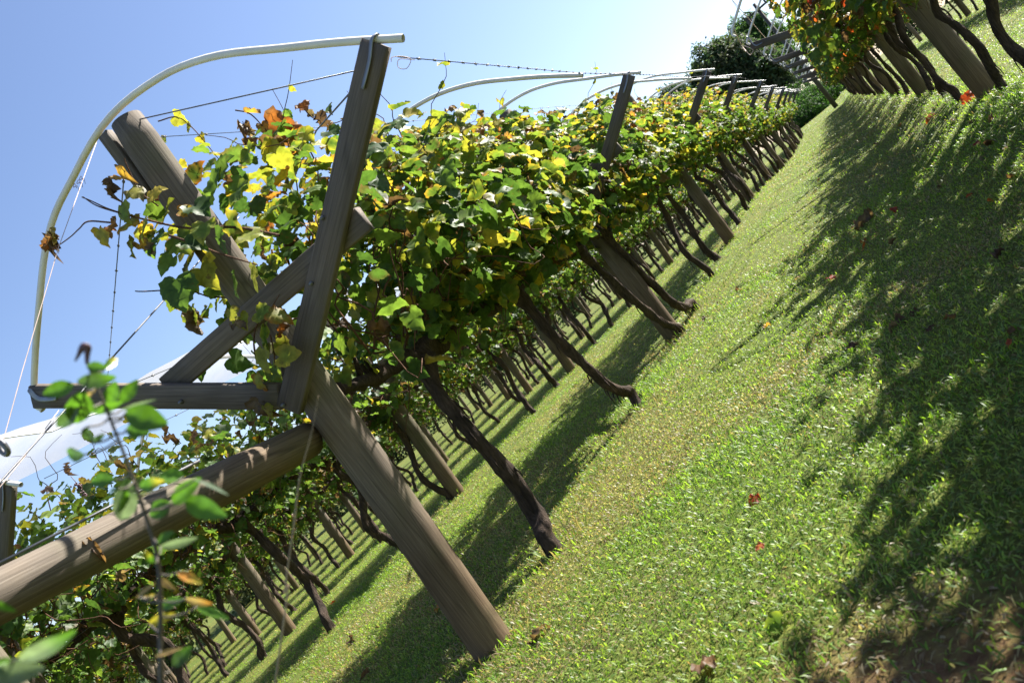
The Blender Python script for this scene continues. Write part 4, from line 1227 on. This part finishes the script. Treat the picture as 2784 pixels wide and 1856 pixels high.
# ------------------------------------------------------------------ background trees, hedge, pole
def clump_tree(name, loc, crowns, n, leaf, cols, label, cat='tree', seed=0, trunk_h=None, feather=False):
    """crowns: list of (dx,dy,z,rx,ry,rz)"""
    r = np.random.default_rng(seed)
    e = empty(name, loc); tag(e, label, cat)
    vol = np.array([c[3] * c[4] * c[5] for c in crowns]) ** .67; vol /= vol.sum()
    V = []; C = []
    # twig-end clumps, then leaves in each
    for c, w in zip(crowns, vol):
        nc = max(6, int(n * w / 26))
        d = r.normal(0, 1, (nc, 3)); d /= np.linalg.norm(d, axis=1, keepdims=True)
        rad = np.clip(r.normal(.86, .16, nc), .25, 1.14)
        ctr = np.array(c[:3]) + d * rad[:, None] * np.array(c[3:])
        cs = np.array(cols)[r.integers(0, len(cols), nc)] * r.uniform(.7, 1.3, (nc, 1))
        per = 26
        cc = np.repeat(ctr, per, 0) + r.normal(0, 1, (nc * per, 3)) * min(c[3:]) * (.16 if not feather else .2)
        col_ = np.repeat(cs, per, 0) * r.uniform(.75, 1.25, (nc * per, 1))
        m_ = len(cc)
        nrm = np.repeat(d, per, 0) + r.normal(0, .7, (m_, 3)) + np.array([0, 0, .5]); nrm /= np.linalg.norm(nrm, axis=1, keepdims=True)
        a = r.normal(0, 1, (m_, 3)) + np.array([0, 0, -.6 if feather else 0]); a -= nrm * (a * nrm).sum(1, keepdims=True); a /= np.linalg.norm(a, axis=1, keepdims=True)
        b = np.cross(nrm, a); s = leaf * r.uniform(.6, 1.4, (m_, 1)); asp = .22 if feather else .5
        V.append(np.stack([cc - a * s * .5, cc + b * s * asp * .5, cc + a * s * .5, cc - b * s * asp * .5], 1).reshape(-1, 3))
        C.append(np.repeat(np.concatenate([col_, np.ones((m_, 1))], 1), 4, 0))
    V = np.concatenate(V); C = np.concatenate(C)
    i = np.arange(len(V) // 4) * 4
    put('crown', mesh_np('crown', V, [np.stack([i, i + 1, i + 2, i + 3], -1)], C, smooth=False), M['treeleaf'], e)
    mb = MB()
    th = trunk_h or crowns[0][2]
    zz = np.linspace(-.2, th, 12)
    r0 = .045 * th + .02
    mb.tube(np.column_stack([.04 * th * np.sin(zz * .4), 0 * zz, zz]), np.linspace(r0, r0 * .5, 12), 10, rough=.12, seed=seed)
    for c in crowns:
        P = spline([(0, 0, th * .55), (c[0] * .4, c[1] * .4, th * .55 + (c[2] - th * .55) * .6), (c[0], c[1], c[2] + c[5] * .4)], 12)
        mb.tube(P, np.linspace(r0 * .45, r0 * .1, 12), 7, rough=.1, seed=seed + 1)
    mb.build('trunk', M['treebark'], e)
    return e


DK = [(.045, .075, .038), (.060, .098, .046), (.078, .110, .056), (.100, .108, .062)]
LT_ = [(.06, .12, .04), (.085, .15, .05), (.05, .10, .04)]
MD = [(.035, .085, .02), (.05, .12, .025), (.075, .15, .03), (.03, .06, .02)]


def gl_(x, y): return (x, y, z_at(x, y))


def crown_set(pix, y, base):
    out = []
    for X, Y, r in pix:
        q = on_plane(X, Y, 1, y); rr = r * y / F
        out.append((q[0] - base[0], rng.uniform(-.6, .6), q[2] - base[2], rr, rr, rr))
    return out


bs = gl_(-4.9, 95)
clump_tree('evergreen_tree', bs, crown_set([(1930, 185, 52), (2010, 175, 62), (2075, 190, 55), (2105, 240, 55), (2010, 255, 70), (1925, 250, 55), (2140, 255, 35), (1960, 140, 34), (2060, 290, 55), (1980, 320, 55)], 95, bs), 34000, .42, DK, 'large dark evergreen tree at the end of the left row', seed=1, trunk_h=5)
bs = gl_(-1.5, 112)
clump_tree('feathery_tree', bs, crown_set([(2035, 85, 38), (2080, 95, 40), (2110, 135, 42), (2010, 115, 34), (2060, 60, 24), (2145, 190, 36), (2130, 100, 24)], 112, bs), 9000, .8, LT_, 'pale feathery tree rising behind the dark evergreen', seed=2, feather=True, trunk_h=8)
bs = gl_(-8.6, 88)
clump_tree('round_tree', bs, crown_set([(1825, 265, 32), (1855, 250, 24), (1800, 285, 24)], 88, bs), 4500, .24, [(.045, .085, .05), (.06, .10, .06)], 'small bluish-green tree just showing above the left row', seed=3, trunk_h=5)
HS = [(2190, 305, 42, 82, MD, 'leafy green shrub at the far end of the left row'), (2222, 262, 40, 85, MD, 'bright green bush beside the far lawn end'), (2262, 238, 36, 88, DK, 'low dark bush in the far lawn corner'),
      (2285, 215, 34, 92, DK, 'dark shrub behind the far right posts'), (2165, 275, 40, 90, MD, 'broad green shrub below the dark evergreen'), (2315, 190, 38, 90, DK, 'tall dark shrub hidden beyond the right row')]
for i, (X, Y, r, y, pal_, lab) in enumerate(HS):
    q = on_plane(X, Y, 1, y); bs = gl_(q[0], y); rr = r * y / F; zc = max(q[2] - bs[2], .5)
    clump_tree('shrub', bs, [(0, 0, zc, rr, rr, rr), (.2, 0, zc * .45, rr * 1.15, rr, zc * .5), (-rr * .6, 0, zc * .7, rr * .8, rr * .8, rr * .7), (rr * .7, 0, zc * .6, rr * .7, rr * .7, rr * .6)], 5200, .20, pal_, lab, 'shrub', seed=10 + i, trunk_h=zc)
first = None
spots = [(-9 - i * 5.2, 70 + (i % 3) * 3 - i * .8) for i in range(10)] + [(7, 75), (12, 72), (17, 70)] + [(-36 - (i % 2) * 2, 15 + i * 5.2) for i in range(8)]
for i, (x, y) in enumerate(spots):
    if i < 10: lab = f'dark tree closing the far ends of the left rows, {ORD[i]} from the alley'; g = 'dark trees at the far row ends'
    elif i < 13: lab = f'dark tree behind the far right rows, {ORD[i - 10]} from the alley'; g = 'dark trees at the far row ends'
    else: lab = 'dark tree glimpsed deep behind the left vine trunks'; g = 'dark trees behind the left rows'
    if first is None or i == 1:
        h = 3.2 + i * .5
        t = clump_tree('shade_tree', gl_(x, y), [(0, 0, h * .5, 3.1, 2.2, h * .52), (1.6, 0, h * .7, 1.8, 1.6, h * .35), (-1.6, 0, h * .6, 1.9, 1.6, h * .4)], 5200, .3, DK, lab, seed=30 + i)
        if i == 0: first = t
        else: second = t
    else:
        t = copy_tree(first if i % 2 else second)
        t.location = gl_(x, y); t.rotation_euler = (0, 0, random.uniform(0, 6.28)); k = random.uniform(.85, 1.15); t.scale = (k, k, k)
    tag(t, lab, 'tree', g)


e = empty('utility_pole', gl_(-.16, 60)); tag(e, 'dark utility pole with crossarm beyond the right row hoops', 'utility pole')
hb = z_at(0, 60)
mb = MB(); mb.tube([(0, 0, -.3), (0, 0, 4), (-.02, 0, 8.0)], [.15, .13, .10], 12); mb.build('pole', M['polewood'], e)
mb = MB(); mb.board(2.3, .12, .10, 4); mb.build('crossarm', M['polewood'], e, mtx=axis_mtx((-1.0, -.13, 7.55 - hb * 0), (1.3, -.13, 7.55)))
for dx in (-.95, -.5, .55, 1.2):
    mb = MB(); mb.tube([(dx, -.13, 7.6), (dx, -.13, 7.68), (dx, -.13, 7.72), (dx, -.13, 7.80)], [.03, .07, .05, .06], 10); mb.build('insulator', M['polewood'], e)
mb = MB(); mb.tube([(-.78, -.13, 7.05), (-.78, -.13, 7.15), (-.78, -.13, 7.45), (-.78, -.13, 7.5)], [.10, .17, .17, .08], 12); mb.build('transformer', M['polewood'], e)
for i, (dx, lab) in enumerate(((-.95, 'overhead power line from the left end of the pole crossarm'), (1.2, 'overhead power line from the right end of the pole crossarm'))):
    wire_obj('power_line', [np.array([-.16 + dx, 59.87, 7.8 + hb]), np.array([-.16 + dx * 1.0 + 1.5, 12, 9.5])], .010, M['wire'], lab, sag=.35)

# ------------------------------------------------------------------ light, sky, camera
AZ, EL = R(33), R(41)
s = Vector((math.sin(AZ) * math.cos(EL), math.cos(AZ) * math.cos(EL), math.sin(EL)))
ld = bpy.data.lights.new('sun', 'SUN'); ld.energy = 5.0; ld.angle = R(0.53); ld.color = (1.0, 0.955, 0.88)
lo = bpy.data.objects.new('sun', ld); col.objects.link(lo); lo.rotation_euler = s.to_track_quat('Z', 'Y').to_euler(); lo.location = (10, 10, 30)
w = bpy.data.worlds.new('World'); sc.world = w; w.use_nodes = True
nt = w.node_tree; bg = nt.nodes['Background']
sk = nt.nodes.new('ShaderNodeTexSky'); sk.sky_type = 'NISHITA'; sk.sun_disc = False; sk.sun_elevation = EL; sk.sun_rotation = AZ
sk.air_density = 1.0; sk.dust_density = 1.0; sk.ozone_density = 3.0; sk.altitude = 300
tn = nt.nodes.new('ShaderNodeVectorMath'); tn.operation = 'MULTIPLY'; tn.inputs[1].default_value = (1.03, 0.985, 1.03)
nt.links.new(sk.outputs[0], tn.inputs[0]); nt.links.new(tn.outputs[0], bg.inputs[0]); bg.inputs[1].default_value = 0.061

cd = bpy.data.cameras.new('camera'); cd.sensor_width = 36; cd.lens = 32; cd.clip_start = .05; cd.clip_end = 4000
cd.dof.use_dof = True; cd.dof.focus_distance = 6.0; cd.dof.aperture_fstop = 5.6
co = bpy.data.objects.new('camera', cd); col.objects.link(co)
# roll the camera about its viewing axis
rx = CR * RT + SR * (-UP)
ux = SR * RT + CR * UP
rx = Vector(RT * CR - UP * 0); 
xc = Vector(CR * RT + SR * UP * 1.0)
# image +x in (u right, v down) is (CR, SR): right*CR + down*SR ; image up is -(−SR, CR)
xa = Vector(CR * RT - SR * UP * -1.0)
X_ = Vector(RT * CR + (-UP) * SR)
Y_ = -Vector(RT * (-SR) + (-UP) * CR)
Z_ = -Vector(FW)
co.matrix_world = Matrix((X_, Y_, Z_)).transposed().to_4x4()
co.location = CAM
sc.camera = co
sc.view_settings.view_transform = 'Standard'; sc.view_settings.look = 'None'; sc.view_settings.exposure = 1.72; sc.view_settings.gamma = 1
sc.render.engine = 'CYCLES'
sc.cycles.max_bounces = 8; sc.cycles.transparent_max_bounces = 12; sc.cycles.use_denoising = True
